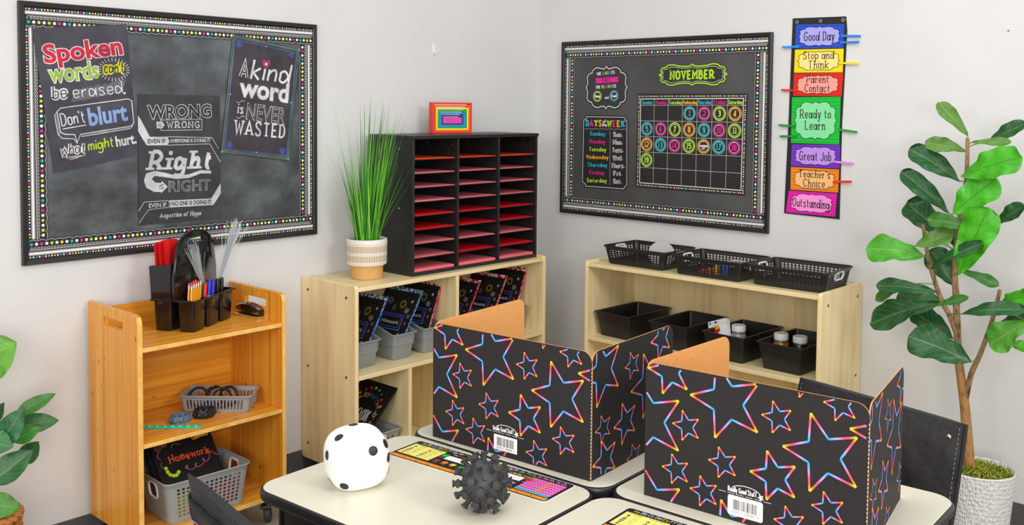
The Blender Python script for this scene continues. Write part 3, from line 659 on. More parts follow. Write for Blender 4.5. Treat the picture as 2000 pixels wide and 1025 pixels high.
# --- behaviour pocket chart and its clips
z = .004
def cprint(z): return Print((-z, -1.474, 1.13), (0, -1, 0), (0, 0, 1))
t = thing('pocket_chart', 'long black hanging chart of coloured cards on the right wall', 'pocket chart', (-.0005, -1.6, 1.13))
P = cprint(.001); CH = [(1549, 36), (1653, 32), (1655, 60), (1645, 240), (1640, 428), (1532, 416), (1541, 230)]
m = sheet(P, [P.uv(*p) for p in CH], .003, '262627').m; obj('backing', m, inkmat(.4, 'black_vinyl_sheet'), t, world=True)
for px in ((1557, 43), (1603, 41), (1647, 39)):
    g = M(); c = onx(*px, -.004); g.tube([c+V((0, .006*cos(k*pi/6), .006*sin(k*pi/6))) for k in range(12)], .0022, 6, True); obj('grommet', g, CHROME, t, world=True, smooth=60)
CARDS = [('Good Day', ['Good Day'], '2a55cf', '1c3fb4', 'a9a8ee', [(1555, 48), (1649, 47), (1647, 93), (1553, 95)], 'blue'),
 ('Stop and Think', ['Stop and', 'Think'], 'f5dd10', 'f5dd10', 'f9e38c', [(1553, 97), (1648, 95), (1646, 141), (1551, 142)], 'yellow'),
 ('Parent Contact', ['Parent', 'Contact'], 'e8281c', 'd41a10', 'f7a294', [(1551, 144), (1647, 142), (1644, 188), (1549, 187)], 'red'),
 ('Ready to Learn', ['Ready to', 'Learn'], '14c43c', '0ea82e', '86e2a0', [(1547, 190), (1642, 189), (1639, 282), (1545, 279)], 'green'),
 ('Great Job', ['Great Job'], '7a35cf', '6422b4', 'bf92ea', [(1547, 282), (1641, 283), (1640, 329), (1545, 324)], 'purple'),
 ("Teacher's Choice", ["Teacher's", 'Choice'], 'f48c14', 'e2760a', 'fbbf7c', [(1545, 326), (1639, 331), (1637, 376), (1544, 370)], 'orange'),
 ('Outstanding', ['Outstanding'], 'ee1fb2', 'd80c9a', 'fb9be0', [(1541, 372), (1635, 378), (1631, 423), (1535, 414)], 'hot pink')]
for i, (ttl, lines, base, zig, inner, q, cn) in enumerate(CARDS):
    P = cprint(.0048+.0003*(i % 2)); qq = [P.uv(*p) for p in q]; sheet(P, qq, .0006, base)
    A = [V(p) for p in qq]; at = lambda s, t: tuple(A[0]*(1-s)*(1-t)+A[1]*s*(1-t)+A[2]*s*t+A[3]*(1-s)*t)
    nz = 7 if i != 3 else 14
    for j in range(nz):
        P.stroke([at(.012+.976*k/40, min(max((j+.5)/nz+(.028 if k % 2 else -.028)*(7/nz), .01), .99)) for k in range(41)], .0028, zig, 1)
    P.poly([at(.5+(a-.5)*.88, .5+(b-.5)*.84) for a, b in plaque(.5, .5, 1, 1.0 if i != 3 else 1)], inner, 2); P.stroke([at(.5+(a-.5)*.88, .5+(b-.5)*.84) for a, b in plaque(.5, .5, 1, 1)], .0022, '22142a', 3, True)
    hgt = (A[0]-A[3]).length; nl = len(lines)
    for k, s in enumerate(lines):
        hh = .031 if nl == 2 and i != 3 else .036
        tb = (.5+hh/2/hgt) if nl == 1 else (.5+(-.10 if k == 0 else .30)*(1 if i != 3 else .62)+.01)
        wds = min(.72, .047*len(s)*hh/.031*1.28); wds = {11: .74, 8: .62, 9: .64, 7: .5, 6: .44, 5: .4}[len(s)] if nl != 2 or True else wds
        P.line(s, at(.5-wds/2, tb), at(.5+wds/2, tb), hh, col='20101c', w=.95, slab=.75, L=4)
    on_right('chart_card', P, '%s card reading %s in the long hanging chart' % (cn, ttl), 'card', 'pocket chart cards')
def clothespin(a, b, col, label):
    """a spring clip gripping the chart edge: a is the end on the chart, b the free end"""
    A, B = onx(*a, -.008), onx(*b, -.008); d = (B-A); L_ = d.length; d.normalize(); T = frameT(A, d, V((-1, 0, 0)).cross(d))
    c = mat('clip_'+col, col, .45)
    t = thing('clothespin', label, 'clip', A, 0, 'clips on the hanging chart')
    for s in (1, -1):
        m = M(); pr = [(0, .0005), (L_*.25, .0012), (L_*.4, .0012), (L_, .0045)]
        m.rings([[T @ V((x, -.0042, s*z0)), T @ V((x, .0042, s*z0)), T @ V((x, .0042, s*(z0+.0032))), T @ V((x, -.0042, s*(z0+.0032)))] for x, z0 in pr]); obj('jaw', m, c, t, world=True)
    m = M(); x = L_*.36; m.tube([T @ V((x+.0028*cos(k*pi/5), -.0046+.0092*k/30, .0028*sin(k*pi/5))) for k in range(31)], .0007, 5); obj('spring', m, CHROME, t, world=True)
for a, b, c, l in (((1643, 70), (1680, 70.5), '1f7fe0', 'blue clip at the upper right of the Good Day card'), ((1641, 83), (1677, 82), '1f7fe0', 'blue clip at the lower right of the Good Day card'), ((1561, 91), (1529, 92), '1f8ff0', 'blue clip on the left edge below the Good Day card'),
 ((1639, 123), (1676, 124), 'f5d800', 'yellow clip on the right edge beside the Stop and Think card'), ((1558, 177), (1527, 175.5), 'e01818', 'red clip on the left edge beside the Parent Contact card'),
 ((1553, 247), (1522, 244), '0b8a30', 'dark green clip on the left edge, the upper of the two'), ((1557, 266), (1524, 266), '0b8a30', 'dark green clip on the left edge, the lower of the two'), ((1639, 253), (1673, 258), '0b9a36', 'dark green clip on the right edge beside the Ready to Learn card'),
 ((1631, 316), (1666, 319), 'ea8ce6', 'pale pink clip on the right edge beside the Great Job card'), ((1627, 355), (1662, 354.5), 'f03010', "red clip on the right edge beside the Teacher's Choice card")):
    clothespin(a, b, c, l)
# --- wall hook, picture nail
t = thing('wall_hook', 'tiny white adhesive hook on the blank left wall near the corner', 'hook', (-.773, 0, 1.845))
m = M().box(-.008, .008, -.003, 0, .0, .05); obj('backplate', m, WHITEP, t, bevel=.001)
m = M().tube([(0, -.003, .02), (0, -.012, .008), (0, -.016, .0), (0, -.022, .006), (0, -.023, .018)], .003, 8); obj('hook', m, WHITEP, t, smooth=50)
m = M(); c = onx(1970, 60, -.001); m.tube([c+V((.001, 0, 0)), c+V((-.006, 0, 0))], .0022, 8); single('nail', m, mat('dark_nail', '222222', .5), 'tiny dark nail head high on the right wall', 'nail')
# ------------------------------------------------------------------ wooden furniture
def screw(parent, c, nrm, r=.006):
    m = M(); m.disc(c, r, nrm, 12, 0, .0015); m.disc(V(c)+V(nrm).normalized()*.0016, r*.35, nrm, 6, 1)
    return obj('screw', m, [STEEL, mat('screw_slot', '2a2724', .6)], parent)
def caster(parent, c, top, rot=0, brake=True):
    T = Matrix.Translation(V(c)) @ Matrix.Rotation(rot, 4, 'Z'); rw = .034
    m = M(); m.box(-.024, .024, -.03, .03, top-.005, top, T=T); m.lathe([(.02, top-.018), (.02, top-.004)], 16, T=T)
    for s in (-1, 1): m.rings([[T @ V((s*.016-.0015, y, z)) for y, z in q] + [T @ V((s*.016+.0015, y, z)) for y, z in q[::-1]] for q in ([(-.02, top-.016), (.02, top-.016)], [(-.008+.016, rw-.008), (.008+.016, rw-.008)])])
    o = obj('caster', m, CHROME, parent)
    w = M(); S = T @ Matrix.Translation((0, .016, rw)) @ Matrix.Rotation(pi/2, 4, 'Y')
    w.lathe([(.012, -.012), (rw-.004, -.012), (rw, -.008), (rw, .008), (rw-.004, .012), (.012, .012)], 24, T=S); obj('wheel', w, RUBBER, o, smooth=40)
    if brake: b = M(); b.box(-.02, .02, -.052, -.012, top-.032, top-.022, T=T); obj('brake_pedal', b, BLACKP, o, bevel=.003)
    return o
def round_side(w, h, r=.02): return rrect(w, h, r, 5)
def bookcase(label, loc, rot, wdt, dep, z0, ztop, shelf_z, dividers, casters=True):
    """local x along the front, y from front (0) to the wall (dep)"""
    t = thing('bookcase', label, 'bookcase', loc, rot); th = .018
    for x in (th/2, wdt-th/2):
        T = Matrix.Translation((x, dep/2, (z0+ztop)/2)) @ frameT((0, 0, 0), (0, 1, 0), (0, 0, 1))
        s = obj('side_panel', front_edge(plate([round_side(dep, ztop-z0, .018)], th, .0035, T)), [BIRCH, EDGE], t)
        sx = -1 if x < wdt/2 else 1
        for y in (.06, dep-.05):
            for z in (z0+.07, (z0+ztop)/2+.01, ztop-.055): screw(s, (x+sx*th/2, y, z), (sx, 0, 0))
    obj('back_panel', M().box(th, wdt-th, dep-.008, dep-.002, z0+.01, ztop-.012), BIRCH, t)
    ts = M().box(th, wdt-th, .004, dep-.008, ztop-.028, ztop-.010); o = obj('top_shelf', front_edge(ts), [BIRCHX, EDGE], t, bevel=.002)
    for z in shelf_z: obj('shelf', front_edge(M().box(th, wdt-th, .004, dep-.008, z-.018, z)), [BIRCHX, EDGE], t, bevel=.002)
    for x, a, b in dividers: obj('divider', front_edge(M().box(x-.009, x+.009, .005, dep-.008, a, b)), [BIRCH, EDGE], t, bevel=.0015)
    if casters:
        for x in (.07, wdt-.07):
            for y in (.06, dep-.06): caster(t, (x, y, 0), z0, 0, False)
    return t
LX0, LX1, LYF, LTOP = -1.539, -.359, -.376, .864
bookcase('birch bookcase against the left wall, black paper sorter on top', (LX0, LYF, 0), 0, LX1-LX0, .374, .074, LTOP, [.488, .092], [(.579, .488, LTOP-.028), (.300, .092, .470), (.579, .092, .470), (.87, .092, .470)])
RXF, RY0, RY1, RTOP = -.3915, -1.8325, -.644, .874
bookcase('birch bookcase against the right wall, black baskets on top', (RXF, RY1, 0), -pi/2, RY1-RY0, .389, .074, RTOP, [.515, .092], [])
# the cart
CX0, CX1, CYF, CYB, CT = -2.464, -1.8815, -.396, -.022, .886
t = thing('bamboo_cart', 'bamboo rolling shelf cart standing under the left bulletin board', 'cart', ((CX0+CX1)/2, (CYF+CYB)/2, 0)); cart = t
bz, bx = bamboo('z'), bamboo('x'); th = .018; cdp = CYB-CYF
for x in (CX0+th/2, CX1-th/2):
    T = Matrix.Translation((x, (CYF+CYB)/2, (.107+CT)/2)) @ frameT((0, 0, 0), (0, 1, 0), (0, 0, 1)); hh = CT-.107
    # front (room side) end of the panel is a little lower than the back
    out = [(cdp/2, -hh/2), (cdp/2, hh/2), (-cdp/2+.03, hh/2), (-cdp/2+.008, hh/2-.006), (-cdp/2, hh/2-.028), (-cdp/2, -hh/2)]
    slot = rrect(.145, .030, .006, 3, -.005, hh/2-.052)
    s = obj('side_panel', front_edge(plate([out, slot[::-1]], th, .003, T)), [bz, BAMEDGE], t, world=True)
    sx = -1 if x < (CX0+CX1)/2 else 1
    for y, z in ((CYB-.04, .80), (CYB-.07, .74), (CYF+.02, .71), (CYB-.07, .43), (CYF+.025, .385), (CYB-.05, .13), (CYF+.02, .13)):
        m = M(); I = wm(t).inverted(); m.disc(I @ V((x+sx*th/2, y, z)), .0045, (sx, 0, 0), 10, 0, .0008); obj('screw_cap', m, mat('brass_screw', 'c9b27c', .3, .7), s)
obj('back_panel', M().box(CX0+th, CX1-th, CYB-.012, CYB-.002, .107, CT-.028), bx, t, world=True, bevel=.001)
for z in (.7748, .4467, .125): obj('shelf', front_edge(M().box(CX0+th, CX1-th, CYF+.002, CYB-.012, z-.016, z)), [bx, BAMEDGE], t, world=True, bevel=.002)
for x in (CX0+.05, CX1-.05):
    for y in (CYF+.055, CYB-.055): caster(t, tuple(V((x, y, 0))-t.location), .107, -.75, True)
# ------------------------------------------------------------------ paper sorter
OX0, OX1, OYF, OYB, OB, OT = -1.195, -.381, -.331, -.034, LTOP-.0095, 1.467
t = thing('paper_sorter', 'black literature sorter with three columns of slots on the left bookcase', 'sorter', ((OX0+OX1)/2, (OYF+OYB)/2, OB)); sorter = t
cols = [OX0+.012+(OX1-OX0-.012)/3*k for k in range(4)]; cols = [OX0+.006+(OX1-OX0-.012)/3*k for k in range(4)]
def sp(x0, x1, y0, y1, z0, z1, nm, bv=.001): return obj(nm, M().box(x0, x1, y0, y1, z0, z1), BLACKF, t, world=True, bevel=bv)
sp(OX0-.003, OX1+.003, OYF-.004, OYB, OT-.016, OT, 'top_panel', .002); sp(OX0, OX1, OYF, OYB, OB, OB+.016, 'bottom_panel')
sp(OX0, OX1, OYB-.006, OYB-.001, OB+.016, OT-.016, 'back_panel')
for i, x in enumerate(cols):
    s = sp(x-.006, x+.006, OYF, OYB-.006, OB+.016, OT-.016, 'side_panel' if i in (0, 3) else 'divider')
    I = wm(t).inverted()
    if i:
        for y, z in ((OYF+.05, OT-.045), (OYF+.21, OT-.04), (OYF+.05, OB+.05)):
            m = M(); m.disc(I @ V((x-.006, y, z)), .006, (-1, 0, 0), 12, 0, .002); obj('screw', m, CHROME, s)
    else:
        for z in (OT-.06, OT-.32):
            m = M(); m.disc(I @ V((x-.006, OYF+.09, z)), .004, (-1, 0, 0), 10, 0, .0012); obj('screw', m, CHROME, s)
pit = .0615; z0 = OB+.018
PCOL = {'o': ('paper_orange', 'f8481e', 'orange red'), 'p': ('paper_pink', 'ff808a', 'pink'), 'r': ('paper_red', 'f61222', 'red')}
PLAY = ['ppprrppp'[::-1], 'prprrppp', 'prprrppp']
ordn = ['bottom', 'second lowest', 'third lowest', 'fourth lowest', 'middle', 'fourth highest', 'third highest', 'second highest', 'top']
colw = ['left', 'middle', 'right']; rp = random.Random(3)
seqs = ['pppprr'[:0]+'pppRRpppO', 'pRpRRpppO'.replace('pRpRR', 'prprr'), 'prprrpppO']
seqs = ['ppprrpppo', 'prprrpppo', 'prprrpppo']
for c in range(3):
    xa, xb = cols[c]+.006, cols[c+1]-.006
    for r_ in range(9):
        z = z0+pit*r_
        if r_: sp(xa, xb, OYF+.004, OYB-.006, z-.0045, z-.0015, 'shelf', 0)
        nm, hxc, cn = PCOL[seqs[c][r_]]
        h = .011 if r_ == 0 else rp.uniform(.0022, .004)
        z = z-.0015 if r_ else OB+.016
        m = M(); nl = 5 if r_ == 0 else 2; ja = rp.uniform(-.004, .004)
        for k in range(nl):
            j1, j2 = rp.uniform(0, .003), rp.uniform(0, .004)
            m.box(xa+.005+j1+max(ja, 0), xb-.006-j1+min(ja, 0), OYF+.006+j2+(0 if c else .002), OYF+.262, z+.0003+h*k/nl, z+h*(k+1)/nl)
        single('paper_stack', m, mat(nm, hxc, .75, spec=.2), '%s paper in the %s slot of the %s column of the black sorter' % (cn, ordn[r_], colw[c]), 'paper', 'paper in the sorter')
# ------------------------------------------------------------------ nesting rainbow frames on the sorter
A_ = R(-16); o = V((-.80, -.150, OT+.0005)); bw, bh, bd = .208, .146, .040
T0 = Matrix.Translation(o) @ Matrix.Rotation(A_, 4, 'Z'); zb = 0; wcur, hcur = bw, bh
for i, (cn, c, wt) in enumerate((('red', 'ee2f22', .0085), ('orange', 'f8641a', .0075), ('yellow', 'fdea10', .0075), ('green', '12a95a', .0080), ('sky blue', '1496e6', .0072), ('navy blue', '2c4a80', .0075), ('magenta', 'e63ab4', 0))):
    T = T0 @ Matrix.Translation((0, 0, zb+hcur/2)) @ frameT((0, 0, 0), (1, 0, 0), (0, 0, 1))
    outl = [rrect(wcur, hcur, .0015, 2)]
    if wt: outl.append(rrect(wcur-2*wt, hcur-2*wt, .001, 2)[::-1])
    m = plate(outl, bd, .0012, T)
    lab = '%s rectangular block frame of the rainbow nesting set on the black sorter' % cn if wt else 'solid magenta centre block of the rainbow nesting set on the black sorter'
    single('nesting_block', m, mat('block_'+cn.replace(' ', '_'), c, .4), lab, 'block', 'rainbow nesting blocks')
    zb += wt+.0002; wcur -= 2*wt+.0030; hcur -= 2*wt+.0042
    if i == 5: pass
# ------------------------------------------------------------------ desks
DJ = V((-2.2111, -2.1563, 0)); DTH = .0549; DZ = .70
def DT(x, y, z=0): return DJ+V((cos(DTH)*x-sin(DTH)*y, sin(DTH)*x+cos(DTH)*y, z))
DT4 = Matrix.Translation(DJ) @ Matrix.Rotation(DTH, 4, 'Z')
def desk(label):
    w, d = .508, .656
    t = thing('student_desk', label, 'desk', (0, 0, 0), 0, None)
    obj('edge_band', M().rings([[V((x*s, y*s2, z)) for x, y in rrect(w-i, d-i, .058, 8)] for z, i, s, s2 in ((.672, .012, 1, 1), (.675, .005, 1, 1), (.682, .001, 1, 1), (.692, .001, 1, 1), (.697, .004, 1, 1), (.6995, .012, 1, 1))]), mat('black_edge_band', '1e1d1e', .38), t, smooth=35)
    obj('desk_top', M().rings([[V((x, y, z)) for x, y in rrect(w-i, d-i, .054, 8)] for z, i in ((.690, .014), (.6995, .014), (.7003, .016))]), LAM, t, smooth=20)
    b = M(); x0, x1, y0, y1 = -.20, .20, -.27, .27
    b.box(x0, x1, y0, y1, .530, .534); b.box(x0, x0+.003, y0, y1, .534, .672); b.box(x1-.003, x1, y0, y1, .534, .672); b.box(x0, x1, y0, y0+.003, .534, .672); b.box(x0, x1, y1-.003, y1, .534, .672)
    obj('book_box', b, mat('black_steel', '151516', .4), t)
    for sx in (-1, 1):
        for sy in (-1, 1):
            l = obj('leg', M().tube([(sx*.19, sy*.28, .672), (sx*.19, sy*.28, .02)], .0135, 12), BLACKP, t, smooth=50)
            obj('glide', M().lathe([(.008, .0), (.017, .0), (.017, .012), (.0145, .022)], 14, (sx*.19, sy*.28, 0)), CHROME, l, smooth=40)
    return t
DESKS = [('cream topped desk carrying the white die and the spiky black ball', -.254, .328), ('cream topped desk holding the farther star privacy screen', .254, .328), ('cream topped desk holding the nearer star privacy screen at the right', .254, -.328), ('cream topped desk at the bottom edge with the cut off name mat', -.254, -.328)]
d0 = desk(DESKS[0][0]); d0['group'] = 'four desks pushed together'
for i, (l, x, y) in enumerate(DESKS):
    p = DT(x, y); q = d0 if i == 0 else clone(d0, p, DTH, l)
    q.location = p; q.rotation_euler = (0, 0, DTH); WM[q.name] = Matrix.Translation(p) @ Matrix.Rotation(DTH, 4, 'Z')
# ------------------------------------------------------------------ privacy screens
SW, SH = .5146, .3125
STARS = [(.421, .190, .0860, 0), (.205, .258, .089, 0), (.009, .180, .097, 0), (.0236, -.015, .086, 0), (.5616, .257, .086, 0), (.318, .119, .0555, 0), (.0619, .2996, .0555, 0), (.2136, -.0139, .0555, 0),
 (.108, .184, .0358, 0), (.322, .247, .0358, 0), (.199, .121, .0358, 0), (.083, .079, .0358, 0), (.155, .046, .0358, 0), (.436, .081, .0358, 0), (.3547, .0294, .0358, 0), (.4557, .3005, .0358, 0), (.379, .334, .0358, 0)]
SIDE = [(.185, .245, .036, 0), (.332, .285, .055, 0), (.155, .105, .055, 0), (.052, .116, .0358, 0), (.062, .035, .055, 0), (.20, .006, .0358, 0), (.268, .178, .089, 0), (.34, .06, .0358, 0), (.175, .345, .0358, 0)]
def starpts(c, r, rot, sx=1.0):
    out = []
    for k in range(10):
        a = rot+R(108.5)+pi*k/5; rr = r if k % 2 == 0 else r*.43
        out.append((c[0]+rr*cos(a)*sx, c[1]+rr*sin(a)))
    return out
RAMP = [(0, 'c2e23a'), (.10, 'f2b03a'), (.24, 'f4603c'), (.45, 'ee5a86'), (.65, 'd58ae0'), (.80, '72b4f6'), (1, '3aa2f4')]
def ramp(t):
    for (a, ca), (b, cb) in zip(RAMP, RAMP[1:]):
        if t <= b: k = (t-a)/(b-a); return tuple(x*(1-k)+y*k for x, y in zip(hx(ca), hx(cb)))
    return hx(RAMP[-1][1])
def inside(p, w, h, m=.002, rc=.026): return m < p[0] < w-m and m < p[1] < h-m and not ((p[0] < rc or p[0] > w-rc) and p[1] > h-rc and math.hypot(min(p[0], w-p[0])-rc, p[1]-h+rc) > rc-m)
def star_print(P, c, r, rot, w, L, pw, ph, sx=1.0, ox=0):
    q = starpts(c, r, rot, sx)
    for k in range(10):
        a, b = V(q[k]), V(q[(k+1) % 10]); ta, tb = (0, 1) if k % 2 == 0 else (1, 0); n = 12; run = []; cs = []
        for i in range(n+1):
            p = a.lerp(b, i/n); 
            if inside((p.x-ox, p.y), pw, ph): run.append((p.x-ox, p.y)); cs.append(ramp(ta+(tb-ta)*i/n))
            else:
                if len(run) > 1: P.stroke(run, w, cs, L)
                run, cs = [], []
        if len(run) > 1: P.stroke(run, w, cs, L)
def screen(label, o, th, far_l, far_r, sticker_r):
    """o: lower left front corner in room space; the front panel runs along local -y"""
    c, s = cos(th), sin(th); U = V((s, -c, 0)); Z = V((0, 0, 1)); N = U.cross(Z); o = V(o)
    t = thing('privacy_screen', label, 'privacy screen', o+U*SW/2+N*-.15, 0, 'cardboard privacy screens'); ct = .0028
    KR = noisemat('kraft_board', ('cf8f52', 'dca062', 'd69a5c'), 150, .8, detail=4, spec=.1)
    BK = noisemat('black_board', ('211e20', '2c292a'), 240, .62, detail=4, spec=.3)
    def panel(name, p0, u, w, kind):
        T = frameT(p0, u, Z); h = SH; r = .028
        tl = [(r-r*cos(R(a)), h-r+r*sin(R(a))) for a in range(0, 91, 15)]; tr = [(w-x, y) for x, y in tl[::-1]]
        ol = [(0, 0)]+tl+tr+[(w, 0)]
        m = plate([[p for p in ol]], ct, 0, T @ Matrix.Translation((0, 0, -ct/2)))
        I = T.inverted(); ins = []
        for k, f in enumerate(m.f):
            zc = [(I @ V(m.v[i])).z for i in f]; m.mi[k] = 0 if max(zc) < -ct*.9 else (1 if min(zc) > -ct*.1 else 0)
        return m
    def finish(name, m, *prints):
        m.keep = True
        for P in prints:
            k = len(m.v); m.v += P.m.v
            for f, c in zip(P.m.f, P.m.c): m.f.append([i+k for i in f]); m.mi.append(2); m.c.append(c)
        return obj(name, m, [KR, BK, PAINT], t, world=True)
    fm = panel('front_panel', o, U, SW, 0)
    P = Print(o, U, Z, .0001); FS = 1.0
    # stars, centre and radius in metres on the unfolded print
    S = STARS
    for (x, y, r, rot) in S:
        star_print(P, (x, y), r, rot, .0046 if r > .05 else .0030, 1, SW, SH)
    # maker's mark and bar code sticker
    sx0, sy0 = .305, .062
    P.line('Really Good Stuff', (.2126, .0640), (.2790, .0655), .0105, col='f6f6f6', w=1.6, slab=.9, L=2)
    P.poly(starpts((.2885, .0665), .0085, .15), 'f6f6f6', 2); P.stroke([(.254+.034*cos(a), .069+.013*sin(a)) for a in [R(15+150*k/12) for k in range(13)]][:13], .0018, 'd8d8d8', 2)
    for k in range(6):
        P.rect(.190+k*.021, .0592, .190+k*.021+.017, .0605, 'cfcfcf', 2)
    P.poly(rrect(.082 if sticker_r else .076, .044 if sticker_r else .039, .005 if sticker_r else .0006, 3, .253, .0345), 'fafafa', 3)
    rb = random.Random(5); x = .226
    while x < .280:
        w_ = rb.choice((.0007, .0013, .002)); P.rect(x, .026, x+w_, .048, '2c2c2c', 4); x += w_+rb.choice((.0008, .0013, .0018))
    P.line('92407 28985 4', (.224, .0185), (.284, .0185), .005, col='333333', w=1.1, L=4)
    PF = P
    pr = o+U*SW; ur = (V(far_r)-pr); wr = ur.length; ur.normalize()
    gm = panel('side_panel', pr+ur*.0005, ur, wr, 1)
    P = Print(pr+ur*.0005, ur, Z, .0001)
    for (x, y, r, rot) in SIDE: star_print(P, (x, y), r, rot, .0046 if r > .05 else .0028, 1, wr, SH)
    for (x, y, r, rot) in S:
        if x+r > SW: star_print(P, (x, y), r, rot, .0046, 1, wr, SH, 1, SW)
    finish('side_panel', gm, P)
    ul = (o-V(far_l)); wl = ul.length; ul.normalize()
    finish('side_panel', panel('side_panel', V(far_l), ul, wl-.0005, 2))
    # perforated fold with pale torn paper
    P = Print(pr-U*.0012, U, Z, .0003); k = 0; y = .006
    while y < SH-.035: P.rect(0, y, .0016, y+.005, 'd9cdb8', 2); y += .0085
    finish('front_panel', fm, PF, P)
    return t

screen('black cardboard privacy screen with outlined rainbow stars, the farther one behind the die', (-2.222, -1.583, .7006), .080, (-1.80, -1.53, .7006), (-1.785, -2.062, .7006), False)
screen('black cardboard privacy screen with outlined rainbow stars, the nearer one at the right', (-2.158, -2.235, .7006), .0724, (-1.791, -2.236, .7006), (-1.768, -2.680, .7006), True)
# ------------------------------------------------------------------ things on the desks
def desk_mat(label, x_tl, y_tl, dx, ln, wd, crop=None):
    """o: corner at the left end next to the far edge; u runs to the right (local -y), v to the far side"""
    u = V((sin(DTH+dx), -cos(DTH+dx), 0)); v = V((cos(DTH+dx), sin(DTH+dx), 0)); o = DT(x_tl, y_tl, .7004)-v*wd
    P = Print(o, u, v); L_, w = ln, wd
    sheet(P, rrect(L_, w, .010, 4, L_/2, w/2), .0005, 'f2f2f0'); P.poly(rrect(L_-.004, w-.004, .009, 4, L_/2, w/2), '1f1d20', 0)
    alpha = [c+c.lower() for c in 'ABCDEFGHIJKLMNOPQRSTUVWXYZ']; x = .022; st = (L_-.036)/26
    for i, s in enumerate(alpha): P.line(s, (x+st*i, w-.0175), (x+st*i+st*.72, w-.0175), .0105, col='ece63a' if s[0] in 'AEIOU' else 'f4f4f4', w=1.0, slant=.15, L=1)
    P.rect(.010, .030, .118, w-.024, 'f6f07a', 1)
    P.line('2-D SHAPES', (.018, w-.032), (.052, w-.032), .005, col='333333', w=1.2, L=2); P.line('3-D SHAPES', (.070, w-.032), (.108, w-.032), .005, col='333333', w=1.2, L=2)
    sh = [('disc', '7a1f66', 'circle'), ('tri', '18a050', 'triangle'), ('sq', 'd8241c', 'square'), ('sq', '2a72c8', 'rectangle'), ('disc', '0f8a52', 'oval'), ('disc', 'd8241c', 'hexagon')]
    for i, (k, c, nm) in enumerate(sh):
        yy = w-.041-i*.0098; xx = .024
        if k == 'disc': P.disc((xx, yy), .0042, c, 2)
        elif k == 'tri': P.poly([(xx-.005, yy-.004), (xx+.005, yy-.004), (xx, yy+.0045)], c, 2)
        else: P.rect(xx-.005, yy-.0036, xx+.005, yy+.0036, c, 2)
        P.line(nm, (xx+.012, yy-.002), (xx+.028, yy-.002), .004, col='6a6a50', w=1, L=2)
    for i, (k, c, nm) in enumerate((('disc', '9a3fa8', 'sphere'), ('tri', '18a050', 'cone'), ('sq', 'e07a1c', 'cube'), ('sq', '1e86c4', 'prism'), ('tri', '14907a', 'pyramid'))):
        yy = w-.045-i*.0108; xx = .076
        if k == 'disc': P.disc((xx, yy), .0044, c, 2)
        elif k == 'tri': P.poly([(xx-.005, yy-.004), (xx+.005, yy-.004), (xx, yy+.0045)], c, 2)
        else: P.rect(xx-.005, yy-.0038, xx+.005, yy+.0038, c, 2)
        P.line(nm, (xx+.010, yy-.002), (xx+.028, yy-.002), .004, col='6a6a50', w=1, L=2)
    # name panel, hands, colour blots, ruler, number chart
    for (t, x0, x1, yy, c) in (('We', .148, .158, .1005, WH), ('WORK HARD,', .162, .200, .1005, 'f0661c'), ('do the right thing,', .204, .258, .1005, WH), ('BE KIND', .262, .292, .1005, '3c62e0'), ('and', .296, .308, .1005, WH), ('SMILE', .312, .336, .1005, 'e81591'), ('we use', .340, .362, .1005, WH), ('MANNERS', .366, .400, .1005, '2cc24a')): P.line(t, (x0, yy-.0035), (x1, yy-.0035), .006, col=c, w=1.7, L=2)
    P.rect(.140, .064, .382, .089, 'f6f6f6', 2); P.line('and we always LEARN', (.330, .0925), (.396, .0925), .0045, col='f2e21e', w=1.6, L=2)
    for hxp, c in ((.130, '1ec83c'), (.395, 'e0182c')):
        P.disc((hxp, .082), .0075, c, 2)
        for k in range(5): a = R(20+k*35); P.stroke([(hxp, .082), (hxp+.014*cos(a), .082+.014*sin(a))], .0036, c, 2)
    P.line('left', (.124, .066), (.136, .066), .004, col=WH, w=1, L=2); P.line('right', (.388, .066), (.404, .066), .004, col=WH, w=1, L=2)
    for k, (c, nm) in enumerate((('c8202a', 'red'), ('f08a18', 'orange'), ('f0d820', 'yellow'), ('12a044', 'green'), ('2a66d8', 'blue'), ('8a3cb8', 'purple'), ('7a4a22', 'brown'), ('f07ab0', 'pink'), ('e8e8f0', 'white'), ('9aa0a8', 'gray'))):
        xx = .136+k*.0265; rnd = random.Random(k)
        P.poly([(xx+(.0095+.0028*(-1)**q)*cos(2*pi*q/14), .046+(.0075+.0018*(-1)**q)*sin(2*pi*q/14)) for q in range(14)], c, 2); P.line(nm, (xx-.007, .0335), (xx+.007, .0335), .0035, col=WH, w=1, L=2)
    P.rect(.006, .006, L_-.006, .020, 'f6921a', 1)
    for k in range(60):
        x = .012+k*(L_-.024)/60; P.rect(x, .0145 if k % 5 else .011, x+.0008, .020, '2a2020', 2)
        if k % 5 == 0: P.line(str(k//5), (x+.002, .0075), (x+.006, .0075), .005, col='2a2020', w=1.3, L=2)
    X0, X1, Y0, Y1 = L_-.108, L_-.010, .024, w-.022; P.rect(X0, Y0, X1, Y1, 'f07cc8', 1)
    P.rect(X0, Y0, X1, Y0+.011, '5cc6ea', 2); P.rect(X0+.050, Y0+.011, X0+.058, Y1, 'f2a23c', 2)
    for i in range(12):
        for j in range(8):
            cx_, cy_ = X0+.004+i*.0081, Y0+.004+j*.0122-.0; P.rect(cx_, cy_, cx_+.0026, cy_+.0042, 'a81c76' if j else '1a5a9a', 3); P.rect(cx_+.0034, cy_, cx_+.0052, cy_+.0042, 'a81c76' if j else '1a5a9a', 3)
    return single('name_mat', P.m, PAINT, label, 'desk mat', 'learning desk mats')
desk_mat('learning mat with alphabet, orange ruler and pink number chart beside the spiky black ball', -.026, .575, .035, .505, .128)
desk_mat('learning mat with yellow shapes panel cut off by the bottom edge of the photo', -.034, -.094, .03, .505, .128)
